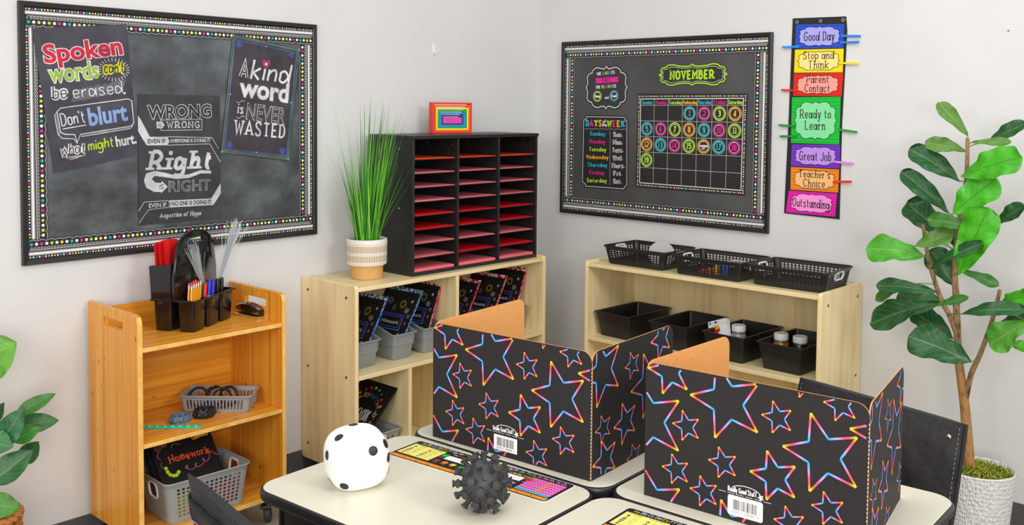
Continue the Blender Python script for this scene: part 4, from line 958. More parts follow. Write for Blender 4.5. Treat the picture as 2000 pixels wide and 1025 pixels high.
# soft white die
def superq(c, r, n, M3, e=.42, seg=48):
    m = M(); sg = lambda x, p: math.copysign(abs(x)**p, x)
    for i in range(seg//2+1):
        a = -pi/2+pi*i/(seg//2)
        for j in range(seg):
            b = 2*pi*j/seg; d = V((sg(cos(a), e)*sg(cos(b), e), sg(cos(a), e)*sg(sin(b), e), sg(sin(a), e)))
            m.v.append(tuple(V(c)+M3 @ (d*r)))
    for i in range(seg//2):
        for j in range(seg): k = (j+1) % seg; m.f.append((i*seg+j, i*seg+k, (i+1)*seg+k, (i+1)*seg+j)); m.mi.append(0); m.c.append(None)
    return m
dc = DT(-.336, .476, .700+.0655)
M3 = Matrix.Rotation(R(-20), 3, 'Z') @ Matrix.Rotation(R(7), 3, 'X') @ Matrix.Rotation(R(-4), 3, 'Y')
dm = superq(dc, .0735, 0, M3 @ Matrix.Diagonal((1, 1, .95)), .73)
zmin = min(p[2] for p in dm.v); 
dm.v = [(p[0], p[1], max(p[2], .7012)) for p in dm.v]
t = thing('plush_die', 'large soft white die with black spots on the left desk', 'die', (dc.x, dc.y, .7006))
body = obj('body', dm, mat('white_vinyl', 'f4f4f2', .5, bump=(30, .15, .003)), t, world=True, smooth=60)
bv = BVHTree.FromPolygons([V(p) for p in dm.v], dm.f)
for (px, py, r) in ((661.5, 854, .0115), (690, 829, .0115), (638.5, 889, .0115), (672, 950, .0112), (729, 880, .0115), (753.5, 865.5, .0118), (759.2, 893, .0118), (759.5, 920, .0115), (646.5, 941, .0115)):
    d = ray(px, py).normalized(); hit = bv.ray_cast(CAM, d)
    if hit[0] is None:
        c0 = CAM+d*((dc-CAM).dot(d)); hit = bv.find_nearest(c0)
    c, n = hit[0], hit[1]; x = n.orthogonal().normalized(); y = n.cross(x); m = M(); rings = []
    for rr in (.02, .5, .92, 1):
        rg = []
        for k in range(20):
            p = c+(x*cos(2*pi*k/20)+y*sin(2*pi*k/20))*r*rr; h = bv.find_nearest(p); rg.append(h[0]+h[1]*(.0009 if rr < 1 else .0001))
        rings.append(rg)
    m.rings(rings, (1, 0)); obj('spot', m, mat('spot_black', '232324', .5), t, world=True, smooth=60)
# spiky ball
vc = DT(-.258, .148, .700+.0625)
t = thing('spiky_ball', 'spiky dark grey rubber ball with flared knobs on the left desk', 'ball', (vc.x, vc.y, .7006))
m = M().ball(vc, .046, 32, 18); obj('core', m, RUBBER, t, world=True, smooth=60)
g = pi*(3-math.sqrt(5)); ns = 54
for k in range(ns):
    z = 1-2*(k+.5)/ns; a = g*k+.4; d = V((math.sqrt(1-z*z)*cos(a), math.sqrt(1-z*z)*sin(a), z)); T = d.to_track_quat('Z', 'Y').to_matrix().to_4x4(); T = Matrix.Translation(vc) @ T
    top = .0665; 
    if d.z < -.80: top = .0615/abs(d.z)-.003*1
    s = M(); s.lathe([(.0070, .042), (.0056, .048), (.0052, top-.010), (.0064, top-.005), (.0086, top-.0014), (.0087, top-.0004), (.0078, top), (.0066, top-.0002), (.0062, top-.0014)], 14, T=T); obj('spike', s, RUBBER, t, world=True, smooth=50)
# ------------------------------------------------------------------ chairs with fabric pockets
def chair(label, back_c, w, zt, th, lean):
    """back_c: point under the middle of the backrest; local -x side of the chair carries the seat"""
    t = thing('school_chair', label, 'chair', (back_c[0], back_c[1], 0), th, 'classroom chairs')
    sh = mat('navy_chair_shell', '23252c', .5)
    m = M(); n = 8
    for s0 in (0,):
        secs = []
        for k in range(n+1):
            z = zt-.22+.20*k/n; x = lean*(z-.45); b = [(x+.005*(y/(w/2))**2*-1, y) for y in [(-w/2+w*q/8)*.9 for q in range(9)]]
            secs.append([V((px+.004, py, z)) for px, py in b]+[V((px-.004, py, z)) for px, py in b[::-1]])
        m.rings(secs)
    obj('backrest', m, sh, t, smooth=40)
    m = M(); m.rings([[V((x-.20, y, z)) for x, y in rrect(.38-i, w*.95-i, .06, 5)] for z, i in ((.432, .02), (.436, .0), (.446, .0), (.450, .02))]); obj('seat', m, sh, t, smooth=30)
    for s in (-1, 1):
        obj('back_leg', M().tube([(lean*(zt-.06-.45), s*w*.40, zt-.06), (lean*.1, s*w*.42, .46), (-.02, s*w*.44, .43), (.05, s*w*.46, .0)], .011, 10), CHROME, t, smooth=50)
        obj('front_leg', M().tube([(-.06, s*w*.42, .430), (-.33, s*w*.42, .425), (-.37, s*w*.45, .40), (-.385, s*w*.46, .0)], .011, 10), CHROME, t, smooth=50)
    return t
def pocket(label, A, B, drop, lean, thick, out, prints=False):
    """fabric bag hung over a chair back: A, B top corners in room space, out = direction of its pocket side"""
    A, B = V(A), V(B); u = (B-A); w = u.length; u.normalize(); out = V(out); out = (out-u*out.dot(u)).normalized(); dn = (V((0, 0, -1))+lean).normalized()
    t = thing('chair_pocket', label, 'chair pocket', (A+B)/2+dn*drop, 0, 'chair pockets')
    m = M(); nu, nv = 20, 14; rnd = random.Random(5); secs = []
    def pt(a, b, side):
        bul = (1-abs(2*a-1)**6)*(.45+.55*min(b*5, 1))*thick/2; wr = .004*sin(a*9+b*7)+.003*sin(a*23-b*11+1)
        return A+u*(w*a+.010*b*(1 if a > .5 else -1)*abs(2*a-1))+dn*(drop*b)+out*(side*(bul+.002)+wr*side*min(1, b*4))
    for j in range(nv+1):
        b = j/nv; secs.append([pt(i/nu, b, 1) for i in range(nu+1)]+[pt(i/nu, b, -1) for i in range(nu, -1, -1)])
    m.rings(secs, (1, 1)); obj('bag', m, FABRIC, t, world=True, smooth=50)
    # pouch sewn on the outside, bound edges with pale stitching
    m = M(); secs = []
    for j in range(9):
        b = .12+.86*j/8; secs.append([pt(i/nu, b, 1)+out*(.004+.014*sin(pi*i/nu)*(1-.5*j/8)) for i in range(nu+1)]+[pt(i/nu, b, 1)+out*.0015 for i in range(nu, -1, -1)])
    m.rings(secs, (1, 1))
    if prints:
        m.keep = True
        for ca, cb, r in ((.05, .10, .055), (.15, .16, .06), (.27, .10, .055), (.09, .25, .05), (.36, .2, .06)):
            q = starpts((ca, cb), r, .3)
            for k in range(10):
                a, b = V(q[k]), V(q[(k+1) % 10])
                for i in range(8):
                    p, p2 = a.lerp(b, i/8), a.lerp(b, (i+1)/8)
                    if not (.02 < p.x < w-.02 and .05 < p.y < .33): continue
                    f = lambda s: pt(s.x/w, s.y/drop, 1)+out*(.0055+.014*sin(pi*s.x/w)*(1-.5*(s.y/drop)))
                    n2 = V((-(p2-p).y, (p2-p).x)).normalized()*.0022
                    m.add([f(p-n2), f(p2-n2), f(p2+n2), f(p+n2)], [(0, 1, 2, 3)], 1, ramp((i/8) if k % 2 == 0 else 1-i/8))
    if prints or prints is None: obj('pouch', m, [FABRIC, PAINT], t, world=True, smooth=50)
    for e in (0, 1):
        m = M(); m.tube([pt(e, k/14, 1)-out*.004+u*(.004 if e else -.004) for k in range(15)], .006, 8, flat=.6); obj('binding', m, mat('binding_tape', '17161b', .7), t, world=True, smooth=60)
        m = M()
        for k in range(28):
            b = .03+k*.034; q = pt(.012 if e == 0 else .988, b, 1)+out*.004; q2 = pt(.012 if e == 0 else .988, b+.018, 1)+out*.004; m.tube([q, q2], .0007, 4)
        obj('stitching', m, mat('grey_thread', '9a9aa0', .7), t, world=True)
    return t, pt, u, out, w, dn
A, B = onz(1568, 738, .80), onz(1883, 828, .80); ch_th = math.atan2(B.y-A.y, B.x-A.x)
mid = (A+B)/2; dirx = V((-(B-A).normalized().y, (B-A).normalized().x, 0)); dirx = dirx if dirx.x > 0 else -dirx
chair('classroom chair hidden under the fabric pocket behind the nearer star privacy screen', mid-dirx*.082, (B-A).length*.92, .80, math.atan2(dirx.y, dirx.x), .24)
t, pt, u, out, w, dn = pocket('black fabric pocket hung on the chair behind the nearer star privacy screen', A, B, .36, -dirx*.26, .036, -dirx)
rv = M(); c = pt(.945, .105, 1)+out*.004; rv.lathe([(.0002, .0035), (.004, .0030), (.0065, .001), (.007, 0)], 16, T=Matrix.Translation(c) @ out.to_track_quat('Z', 'Y').to_matrix().to_4x4()); obj('rivet', rv, CHROME, t, world=True, smooth=60)
A, B = onz(369, 927, .75), onz(480, 1022, .75); B = A+(B-A).normalized()*.42
mid = (A+B)/2; dl = V((-(B-A).normalized().y, (B-A).normalized().x, 0)); dl = dl if dl.x < 0 else -dl
chair('classroom chair under the printed fabric pocket at the bottom left', mid-dl*.078, .38, .755, math.atan2(dl.y, dl.x), .22)
t, pt, u, out, w, dn = pocket('black fabric chair pocket with bright star print poking up at the bottom left', A, B, .34, -dl*.22, .040, dl, True)
# ------------------------------------------------------------------ open bins
def bin_mesh(w, d, h, rim, taper, step, back=0, r=.012, t=.0028):
    """tapered tub, local x = width, y = depth with the front at y = -d/2; back raises the far rim"""
    def sec(k, z, o, bk=0): return [V((x, y, z+(bk*(lambda q: q*q*(3-2*q))(min(max((y+d*.42)/(d*.50), 0), 1)) if bk else 0))) for x, y in rrect(w*k+o, d*k+o, r, 4)]
    k0 = 1-taper; ks = 1-taper*.45; zs = h*step
    m = M(); secs = [sec(k0, 0, -.006), sec(k0, .004, 0), sec(ks, zs, 0), sec(ks, zs+.0015, .007), sec(1, h-.006, .003, back), sec(1, h-.006, rim, back), sec(1, h-.0005, rim, back), sec(1, h, rim-.002, back), sec(1, h-.0008, .0, back), sec(1, h-.010, -t*2+.003, back), sec(ks, zs+.0015, -t*2+.007), sec(k0, .006, -t*2)]
    return m.rings(secs)
# grey book bins with homework folders, middle shelf of the left bookcase
BZ = .488
def grey_bin(label, x, y):
    t = thing('book_bin', label, 'bin', (x, y, BZ+.0004), 0, 'grey book bins')
    m = bin_mesh(.122, .235, .118, .018, .14, .52, .055, .016); obj('tub', m, GREYD, t, smooth=35)
    for sx in (-.045, .045): obj('rib', M().box(sx-.0015, sx+.0015, -.1195, -.1155, .082, .106), GREYD, t)
    return t
BINS = [(-1.408, 'left end of the middle shelf'), (-1.205, 'beside the side panel bin, second from the left'), (-1.030, 'next to the divider in the left compartment'), (-.845, 'first after the divider in the right compartment'), (-.660, 'in the middle of the right compartment'), (-.470, 'at the right end of the middle shelf')]
def folder_print(P, w, h, kind=0):
    """chalk doodle cover: sun, atom, star, padlock, tree, rocket and the framed title"""
    P.stroke([(w*.16, h*.40), (w*.80, h*.40), (w*.80, h*.63), (w*.16, h*.63)], .0035, ['4a5ae0', '3a9ae0', '6a58d8', '5a4ae0'], 1, True)
    P.stroke([(w*.21, h*.435), (w*.75, h*.435), (w*.75, h*.595), (w*.21, h*.595)], .0018, '5a86e8', 1, True)
    P.line('Homework', (w*.25, h*.485), (w*.71, h*.485), h*.052, col='f4f4f4', w=1.3, slant=.08, L=2, jit=.5)
    s = (w*.66, h*.80); P.ring(s, .0125, .0020, 'c8b84a', 1, 16)
    for k in range(12): a = k*pi/6; P.stroke([(s[0]+.015*cos(a), s[1]+.015*sin(a)), (s[0]+.022*cos(a), s[1]+.022*sin(a))], .0018, 'c8b84a', 1)
    a0 = (w*.28, h*.83)
    for k in range(3):
        an = k*pi/3; P.stroke([(a0[0]+.018*cos(q)*cos(an)-.007*sin(q)*sin(an), a0[1]+.018*cos(q)*sin(an)+.007*sin(q)*cos(an)) for q in [2*pi*j/16 for j in range(16)]], .0013, ['b0b0b0', 'c06a80', '9ab0c0'][k], 1, True)
    P.poly(starpts((w*.88, h*.86), .009, .2), 'b8c4cc', 1); l = (w*.45, h*.73); P.rect(l[0]-.008, l[1]-.010, l[0]+.008, l[1]+.004, '9a9a9a', 1); P.rect(l[0]-.006, l[1]-.008, l[0]+.006, l[1]+.002, '1a191b', 2); P.stroke([(l[0]+.006*cos(q), l[1]+.004+.009*sin(q)) for q in [pi*j/8 for j in range(9)]], .0016, '9a9a9a', 1)
    c = (w*.82, h*.71); P.ring(c, .011, .0018, 'c4c4c4', 1, 14); P.line('a', (c[0]-.003, c[1]-.004), (c[0]+.004, c[1]-.004), .012, col='d8d8d8', w=1.3, L=1)
    P.poly([(w*.90+(.009 if k % 2 else .004)*cos(k*pi/7), h*.52+(.009 if k % 2 else .004)*sin(k*pi/7)) for k in range(14)], 'e0383a', 1)
    for dx, dy in ((0, 0), (-.010, -.004), (.009, -.005), (.002, .006)): P.disc((w*.82+dx, h*.315+dy), .0075, '8cc830', 1, 10)
    P.rect(w*.82-.002, h*.27, w*.82+.002, h*.30, '7a5a30', 1)
    P.stroke([(w*.42+.007*cos(q), h*.31+.014*sin(q)) for q in [2*pi*j/14 for j in range(14)]], .0016, 'c87878', 1, True); P.ring((w*.95-.008, h*.63), .006, .0025, '8a9aa4', 1, 10)
    rnd = random.Random(4)
    for k in range(26):
        x, y = rnd.uniform(.06, .94)*w, rnd.uniform(.06, .94)*h
        if .14*w < x < .82*w and .38*h < y < .65*h: continue
        a = rnd.random()*3; P.stroke([(x, y), (x+.006*cos(a), y+.006*sin(a))], .0012, rnd.choice(['8a8a8a', 'a08a60', '7a8aa0', '9a6a70']), 1)
def folder(name, label, o, u, v, w, h, t_, draw, base='19181a', group=None, cat='folder', mos=None):
    P = Print(o, u, v); sheet(P, [(0, 0), (w, 0), (w, h), (0, h)], t_, base)
    if draw: draw(P, w, h)
    return single(name, P.m, PAINT, label, cat, group)
BLUES = ['1f62d0', '3a9ae8', '12408a', 'f2f2f2', '18a8c0', 'f0d030', '2a2a80', '34b060', 'e8e8f4']; REDS = ['d81c2c', 'f2f2f2', 'e84a5a', '8a0f1c', 'f2d0d0', 'e8b020', 'c03080', 'fafafa']
def mosaic(colors, seed):
    def f(P, w, h):
        rnd = random.Random(seed); n = int(w/.008)
        for i in range(n): P.poly([(w*i/n, h), (w*(i+.9)/n, h-rnd.uniform(0, .003)), (w*(i+1)/n, h-.016), (w*(i+.2)/n, h-.018)], rnd.choice(colors), 1)
        m_ = int(h/.009)
        for i in range(m_): P.poly([(w, h*i/m_), (w, h*(i+1)/m_), (w-.012, h*(i+.8)/m_), (w-.014, h*(i+.1)/m_)], rnd.choice(colors), 1)
    return f
names = ['leftmost grey bin', 'second grey bin', 'third grey bin', 'fourth grey bin', 'fifth grey bin', 'rightmost grey bin']
gb = grey_bin('grey book bin at the left end of the middle shelf, left bookcase', BINS[0][0], -.180)
tops = [-1.290, -1.088, -.972, -.720, -.535, -.396]
for i, (x, _) in enumerate(BINS):
    if i: clone(gb, (x, -.180, BZ+.0004), 0, 'grey book bin, %s, holding homework folders' % ['', 'second from the left', 'third from the left just before the divider', 'fourth along and first after the divider', 'fifth from the left behind the brown board', 'rightmost on the middle shelf'][i])
    for k in range(3):
        # filed sideways, leaning to the right; the doodle cover faces the room, patterned ones stand behind it
        dxk = .0055*k; v = V((.49-.0*k, 0, .872)).normalized(); u = V((.05, -1, 0)).normalized()
        o = V((tops[i]-.157-.005+dxk, -.046+.001*k, BZ+.0075+.001*k))
        hh = .300+.006*k; ww = .2235+.002*k
        if i in (2, 5): v = V((.35, 0, .937)).normalized(); o.x += .043
        cols = BLUES if i < 2 else REDS
        if k == 0: folder('homework_folder', 'black doodle homework folder at the front of the %s' % names[i], o, u, v, ww, hh, .0022, folder_print, '19181a', 'homework folders in the bins')
        else: folder('pattern_folder', '%s patterned folder %s in the %s' % ('blue' if i < 2 else 'red', ['', 'right behind the black one', 'at the back'][k], names[i]), o, u, v, ww, hh, .0022, mosaic(cols, i*3+k), cols[0], 'patterned folders in the bins')
# ------------------------------------------------------------------ lattice baskets
def basket_mesh(w, d, h, taper, cw, cd_, rows, holew=.62, r=.02, z_lo=.018, z_hi=.80, handle=True, slots=False, thick=.0022, mid=False):
    per = []  # (x, y, solid?) around the rim in unit form, with side tags
    def side(ax, n, x0, y0, x1, y1, hk):
        L_ = math.hypot(x1-x0, y1-y0); mg = .5*(1-holew)/n*1.6
        us = [0]
        for k in range(n): a = mg+(1-2*mg)*(k+.5*(1-holew))/n; b = mg+(1-2*mg)*(k+1-.5*(1-holew))/n; us += [a, b]
        us.append(1); out = []
        for k in range(len(us)-1):
            hole = k % 2 == 1
            if mid and not hk and hole and (k//2) in (n//2,): hole = False
            um = (us[k]+us[k+1])/2
            out.append((x0+(x1-x0)*us[k], y0+(y1-y0)*us[k], hole, hk and abs(um-.5) < .19, um))
        return out
    a, b = .5*w-r, .5*d-r
    for sgn, (x0, y0, x1, y1), n, hk, (cx, cy), a0 in ((0, (-a, -.5*d, a, -.5*d), cw, False, (a, -b), -90), (1, (.5*w, -b, .5*w, b), cd_, handle, (a, b), 0), (2, (a, .5*d, -a, .5*d), cw, False, (-a, b), 90), (3, (-.5*w, b, -.5*w, -b), cd_, handle, (-a, -b), 180)):
        per += side(0, n, x0, y0, x1, y1, hk)
        for k in range(4): t_ = R(a0+90*k/4); per.append((cx+r*cos(t_), cy+r*sin(t_), False, False, 0))
    zs = [0, .006, z_lo]
    for k in range(rows): zs += [z_lo+(z_hi*h-z_lo)*(k+.30)/rows if k or not slots else z_lo+.002, z_lo+(z_hi*h-z_lo)*(k+.95)/rows]
    zs += [z_hi*h+.004, h*.985, h]
    m = M(); n = len(per)
    def pos(x, y, z):
        k = 1-taper*(1-z/h); k *= (1 if z > .004 else .985); o = .004 if z > h*.98 else 0
        return V((x*k*(1+o/w*2), y*k*(1+o/d*2), z))
    for z in zs: m.v += [tuple(pos(p[0], p[1], z)) for p in per]
    for j in range(len(zs)-1):
        zm = (zs[j]+zs[j+1])/2
        for i in range(n):
            hole_row = 3 <= j+0 and (j-2) % 2 == 1 and j < 3+2*rows
            hole_row = 2 < j < 3+2*rows and (j % 2 == 1)
            if per[i][2] and hole_row: continue
            if per[i][3] and .52*h < zm < .90*h: continue
            m.f.append((j*n+i, j*n+(i+1) % n, (j+1)*n+(i+1) % n, (j+1)*n+i)); m.mi.append(0); m.c.append(None)
    m.f.append(tuple(range(n-1, -1, -1))); m.mi.append(0); m.c.append(None)
    return m, per, pos
def basket(label, loc, rot, w, d, h, taper, cw, cd_, rows, mt, hmt=None, group=None, cat='basket', **k):
    t = thing('basket', label, cat, loc, rot, group)
    hd = k.pop('handle', True); m, per, pos = basket_mesh(w, d, h, taper, cw, cd_, rows, handle=hd, **k)
    obj('body', m, mt, t, solid=.0024)
    rim = M(); rim.tube([pos(p[0], p[1], h)+V((0, 0, -.001)) for p in per], .0036, 8, True, flat=1.0); obj('rim', rim, mt, t, smooth=60)
    if hd:
        for s in (-1, 1):
            hm = M(); zc = h*.71; hh = h*.19; yy = (d-2*k.get('r', .02))*.19; q = []
            for x0, y0 in rrect(2*yy*1.02, 2*hh, min(hh*.95, .018), 5):
                z = zc+y0; kk = 1-taper*(1-z/h); q.append(V((s*(w/2*kk+.002), x0*kk, z)))
            hm.tube(q, .0042, 8, True); obj('handle', hm, hmt or mt, t, smooth=60)
    return t
# gray basket with a slanted folder, lower left of the left bookcase
bk = basket('grey lattice basket with white grip on the bottom shelf of the left bookcase', (-1.382, -.190, .0925), pi/2, .300, .236, .118, .14, 9, 7, 5, GREYP, WHITEP, 'grey lattice baskets')
v = V((.70, 0, .714)).normalized(); u = V((0, -1, 0)); tp = V((-1.252, -.062, .366))
def fest(P, w, h):
    P.line('HOMEWORK', (w*.24, h*.40), (w*.76, h*.40), h*.17, col='e8e8e8', w=.9, L=2)
    rnd = random.Random(2); C = ['e8b020', 'e0383a', '2a8ae8', '8ccc30', 'f2f2f2', 'e86a20', 'd0409a', 'f0e030']
    for k in range(34):
        a = 2*pi*k/34; rx, ry = w*.36*(1+.12*rnd.random()), h*.30*(1+.15*rnd.random()); c = (w*.5+rx*cos(a), h*.48+ry*sin(a))
        (P.ring(c, rnd.uniform(.004, .010), .0024, rnd.choice(C), 1, 12) if k % 3 else P.poly(starpts(c, rnd.uniform(.006, .011), a), rnd.choice(C), 1))
        if k % 2: P.stroke([c, (c[0]+.022*cos(a), c[1]+.022*sin(a))], .0014, '8a8a8a', 1)
    for k in range(9): a = R(25+k*16); c = (w*.5+w*.43*cos(a), h*.50+h*.42*sin(a)); P.poly(starpts(c, .009, a), C[k % 8], 1)
for k in range(2):
    ln = .300; o = tp-v*ln+V((.009*k, 0, .004*k)); folder('homework_folder', ['black folder with coloured stars and tall white lettering in the bottom shelf basket', 'plain black folder behind the starry one in the bottom shelf basket'][k], o, u, v, .236, ln, .004, fest if k == 0 else None, '141315', 'folders in the bottom shelf basket')
# black bins on the right bookcase
def black_bin(label, c, rot):
    t = thing('storage_bin', label, 'bin', c, rot, 'black storage bins'); obj('tub', bin_mesh(.196, .318, .117, .018, .12, .62, 0, .010), mat('black_bin_plastic', '1a1a1b', .36), t, smooth=30); return t
bb = None; BY = [(-.786, 'nearest the room corner'), (-1.094, 'second from the room corner'), (-1.377, 'holding a white package and one jar'), (-1.640, 'holding two jars, at the right end')]
for y, nm in BY:
    loc, rt = (-.192, y, .5154), -pi/2+(R(-2.5) if y > -.8 else R(-2)); lab = 'black storage bin %s, right bookcase' % nm
    if bb is None: bb = black_bin(lab, loc, rt)
    else: clone(bb, loc, rt, lab)
def jar(label, c, content, lab_cols, top):
    z0 = .5235; hgt = top-z0; t = thing('jar', label, 'jar', (c[0], c[1], z0), 0, 'lidded jars')
    obj('glass', M().lathe([(.028, .001), (.031, .004), (.033, hgt*.25), (.033, hgt*.60), (.030, hgt*.72), (.026, hgt*.80), (.026, hgt*.86)], 28), mat('jar_clear', 'f4f8f8', .05, 0, .5, trans=1), t, smooth=60)
    obj('contents', M().lathe([(.026, .004), (.0300, .006), (.0312, hgt*.62), (.028, hgt*.70), (.02, hgt*.71)], 24), content, t, smooth=60)
    obj('lid', M().lathe([(.0285, hgt*.79), (.0300, hgt*.80), (.0300, hgt*.975), (.0285, hgt*.995), (.0255, hgt), (.0245, hgt*.99), (.01, hgt*.988)], 28), mat('lid_white', 'dfe2e4', .4), t, smooth=45)
    m = M(); secs = []
    for z in (hgt*.12, hgt*.56): secs.append([V((.0334*cos(R(150+150*k/16)), .0334*sin(R(150+150*k/16)), z)) for k in range(17)])
    m.rings(secs, (0, 0), closed=False); L_ = M(); obj('paper_label', m, mat('jar_label', 'f2efe6', .5), t, smooth=60)
    for k in range(9):
        a = R(165+14*k); c0 = lab_cols[k % len(lab_cols)]; q = M(); q.add([(.0338*cos(a+da), .0338*sin(a+da), hgt*(.30+dz)) for da, dz in ((-.09, -.08), (.09, -.06), (.10, .10), (-.08, .14))], [(0, 1, 2, 3)]); obj('label_print', q, mat('lp_'+c0, c0, .5), t.children[-1] if t.children[-1].name.startswith('paper_label') else [x for x in t.children if x.name.startswith('paper_label')][0])
    return t
SIL = noisemat('silver_sequins', ('3a3a3c', 'e8e8ea', '8a8a90'), 260, .25, detail=1); GOLD = noisemat('gold_sequins', ('b8780a', 'f2b52a', '7a4a08'), 260, .3, detail=1); DARK = mat('dark_beads', '141416', .3)
p = onz(1443, 634, .655); jar('white lidded jar of silver sequins in the third black bin, beside the white package', p, SIL, ['f0d020', 'e03a3a', 'f4f4f4'], .655)
p = onz(1526, 650, .655); jar('white lidded jar of gold sequins, the left jar in the end bin', p, GOLD, ['e05aa0', 'f4f4f4', 'e8a030'], .655)
p = onz(1563, 656, .652); jar('white lidded jar with dark contents, the right jar in the end bin', p, DARK, ['f0d020', 'c03a80', 'f4f4f4'], .652)
# white package leaning in the third bin
a, b = onx(1383, 630, -.250), onx(1431, 618, -.250); u = (b-a).normalized(); v = V((.35, 0, .94)); v = (v-u*v.dot(u)).normalized()
P = Print(a-v*.10, u, v); sheet(P, [(0, 0), (.096, 0), (.096, .102), (0, .102)], .028, 'f0f0f2', -.028)
P.poly([(.040+(.024 if k % 2 else .017)*cos(k*pi/9), .058+(.022 if k % 2 else .016)*sin(k*pi/9)) for k in range(18)], 'd8202c', 1); P.disc((.046, .066), .012, 'f0a818', 2); P.line('SEQUINS', (.022, .054), (.060, .050), .009, col='2a1418', w=2, L=3)
P.rect(.006, .086, .016, .098, '2a86e0', 1); P.rect(.034, .088, .046, .097, '222222', 1); P.stroke([(.002, .082), (.094, .082)], .0012, 'a8a8b0', 1); P.rect(.020, .089, .026, .094, '88b8c8', 1); P.rect(.052, .090, .058, .094, 'c8c8c8', 1)
single('craft_package', P.m, PAINT, 'white craft package with red burst logo leaning in the third black bin', 'package')
# black lattice trays on top of the right bookcase
TZ = RTOP-.0096
tr = basket('black lattice tray nearest the room corner on the right bookcase', (-.222, -.895, TZ), -pi/2+R(-1), .345, .250, .084, .10, 17, 9, 5, BLACKP, WHITEP, 'black lattice trays', r=.018, holew=.68)
clone(tr, (-.236, -1.285, TZ), -pi/2, 'black lattice tray in the middle on the right bookcase, with coloured paper inside')
clone(tr, (-.222, -1.655, TZ), -pi/2+R(1.5), 'empty black lattice tray at the right end of the right bookcase')
# what lies in the trays
m = M(); c = V((-.165, -.925, TZ+.046)); nn = V((-.55, -.45, .35)).normalized(); m.disc(c-nn*.002, .062, nn, 32, 0, .004); single('disc', m, mat('frosted_disc', 'a8a9a8', .45), 'grey frosted disc standing in the tray nearest the corner', 'disc', loc=c-V((0, 0, .05)))
for k, (c0, x, y, nm) in enumerate((('e23a9a', -.30, -1.235, 'pink'), ('f0701e', -.285, -1.262, 'orange'), ('f0d020', -.27, -1.285, 'yellow'), ('1f62d8', -.250, -1.315, 'blue'))):
    m = M(); T = Matrix.Translation((x, y, TZ+.004)) @ Matrix.Rotation(R(18+k*6), 4, 'Z'); m.box(-.030, .030, -.012, .012, 0, .018+.010*k, T=T); single('paper_pad', m, mat('pad_'+c0, c0, .6), '%s paper pad inside the middle black tray' % nm, 'paper', 'coloured pads in the tray')
m = M(); c = V((-.17, -1.33, TZ+.050)); m.tube([c+V((.050*cos(k*pi/12), .062*sin(k*pi/12), .003*sin(k))) for k in range(24)], .0035, 6, True); single('clear_ring', m, mat('clear_plastic', 'e8eef0', .1, 0, .5, trans=.7), 'clear plastic ring lying in the middle black tray', 'ring', loc=c-V((0, 0, .046)))
# ------------------------------------------------------------------ on the bamboo cart
S1, S2, S3 = .7752, .4471, .1254
# art caddy: local x along its long side, y towards the wall
ca, cb = V((.871, .49, 0)), V((-.49, .871, 0)); CO = V((-2.214, -.318, S1)); CA = math.atan2(.49, .871)
CT4 = Matrix.Translation(CO) @ Matrix.Rotation(CA, 4, 'Z')
t = thing('art_caddy', 'glossy black carry caddy full of pencils and markers on top of the bamboo cart', 'caddy', CO, CA); caddy = t
def cup(x0, x1, y0, y1, h, tp=.006, hb=None):
    m = M(); hb = hb or h; w, d = x1-x0, y1-y0; cx, cy = (x0+x1)/2, (y0+y1)/2
    def sec(i, z, z2=None): return [V((cx+x, cy+y, z if z2 is None else z+(z2-z)*((y+d/2)/d))) for x, y in rrect(w-2*i, d-2*i, .010, 3)]
    return m.rings([sec(tp, 0), sec(tp-.001, .003), sec(0, h, hb), sec(.0024, h+.0002, hb), sec(tp+.0018, .005)])
for k in range(3): obj('cup', cup(.002+k*.0945, .086+k*.0945, .002, .072, .112), BLACKG, t, smooth=40)
for k in range(2): obj('rear_bin', cup(.002+k*.141, .134+k*.141, .094, .168, .115), BLACKG, t, smooth=40)
m = M()
for q in ([(-.006, -.005), (.284, -.005), (.284, .0005), (-.006, .0005)], [(-.006, .074), (.284, .074), (.284, .092), (-.006, .092)], [(-.006, .169), (.284, .169), (.284, .1745), (-.006, .1745)], [(-.006, .0005), (.0005, .0005), (.0005, .169), (-.006, .169)], [(.2765, .0005), (.284, .0005), (.284, .169), (.2765, .169)]):
    m.rings([[V((x, y, .109)) for x, y in q], [V((x, y, .1165)) for x, y in q]])
obj('rim', m, BLACKG, t, bevel=.0015)
arch = [(-.004, .112), (-.003, .20)]+[(.140-.130*cos(R(a)), .270+.085*sin(R(a))) for a in range(20, 161, 10)]+[(.283, .20), (.284, .112)]
hole = rrect(.100, .028, .012, 4, .140, .310)
T = frameT((0, .083, 0), (1, 0, 0), (0, 0, 1))
obj('handle_panel', plate([arch, hole[::-1]], .012, .003, T), BLACKG, t, smooth=30)
# tall pocket at the left behind the handle
m = M(); pr = [(.172, .112), (.180, .235), (.092, .245), (.092, .112)]
m.rings([[V((-.004, y, z)) for y, z in pr], [V((.062, y, z)) for y, z in pr]], (1, 1)); obj('tall_pocket', m, BLACKG, t, bevel=.003)
def inc(p): return CT4 @ V(p)
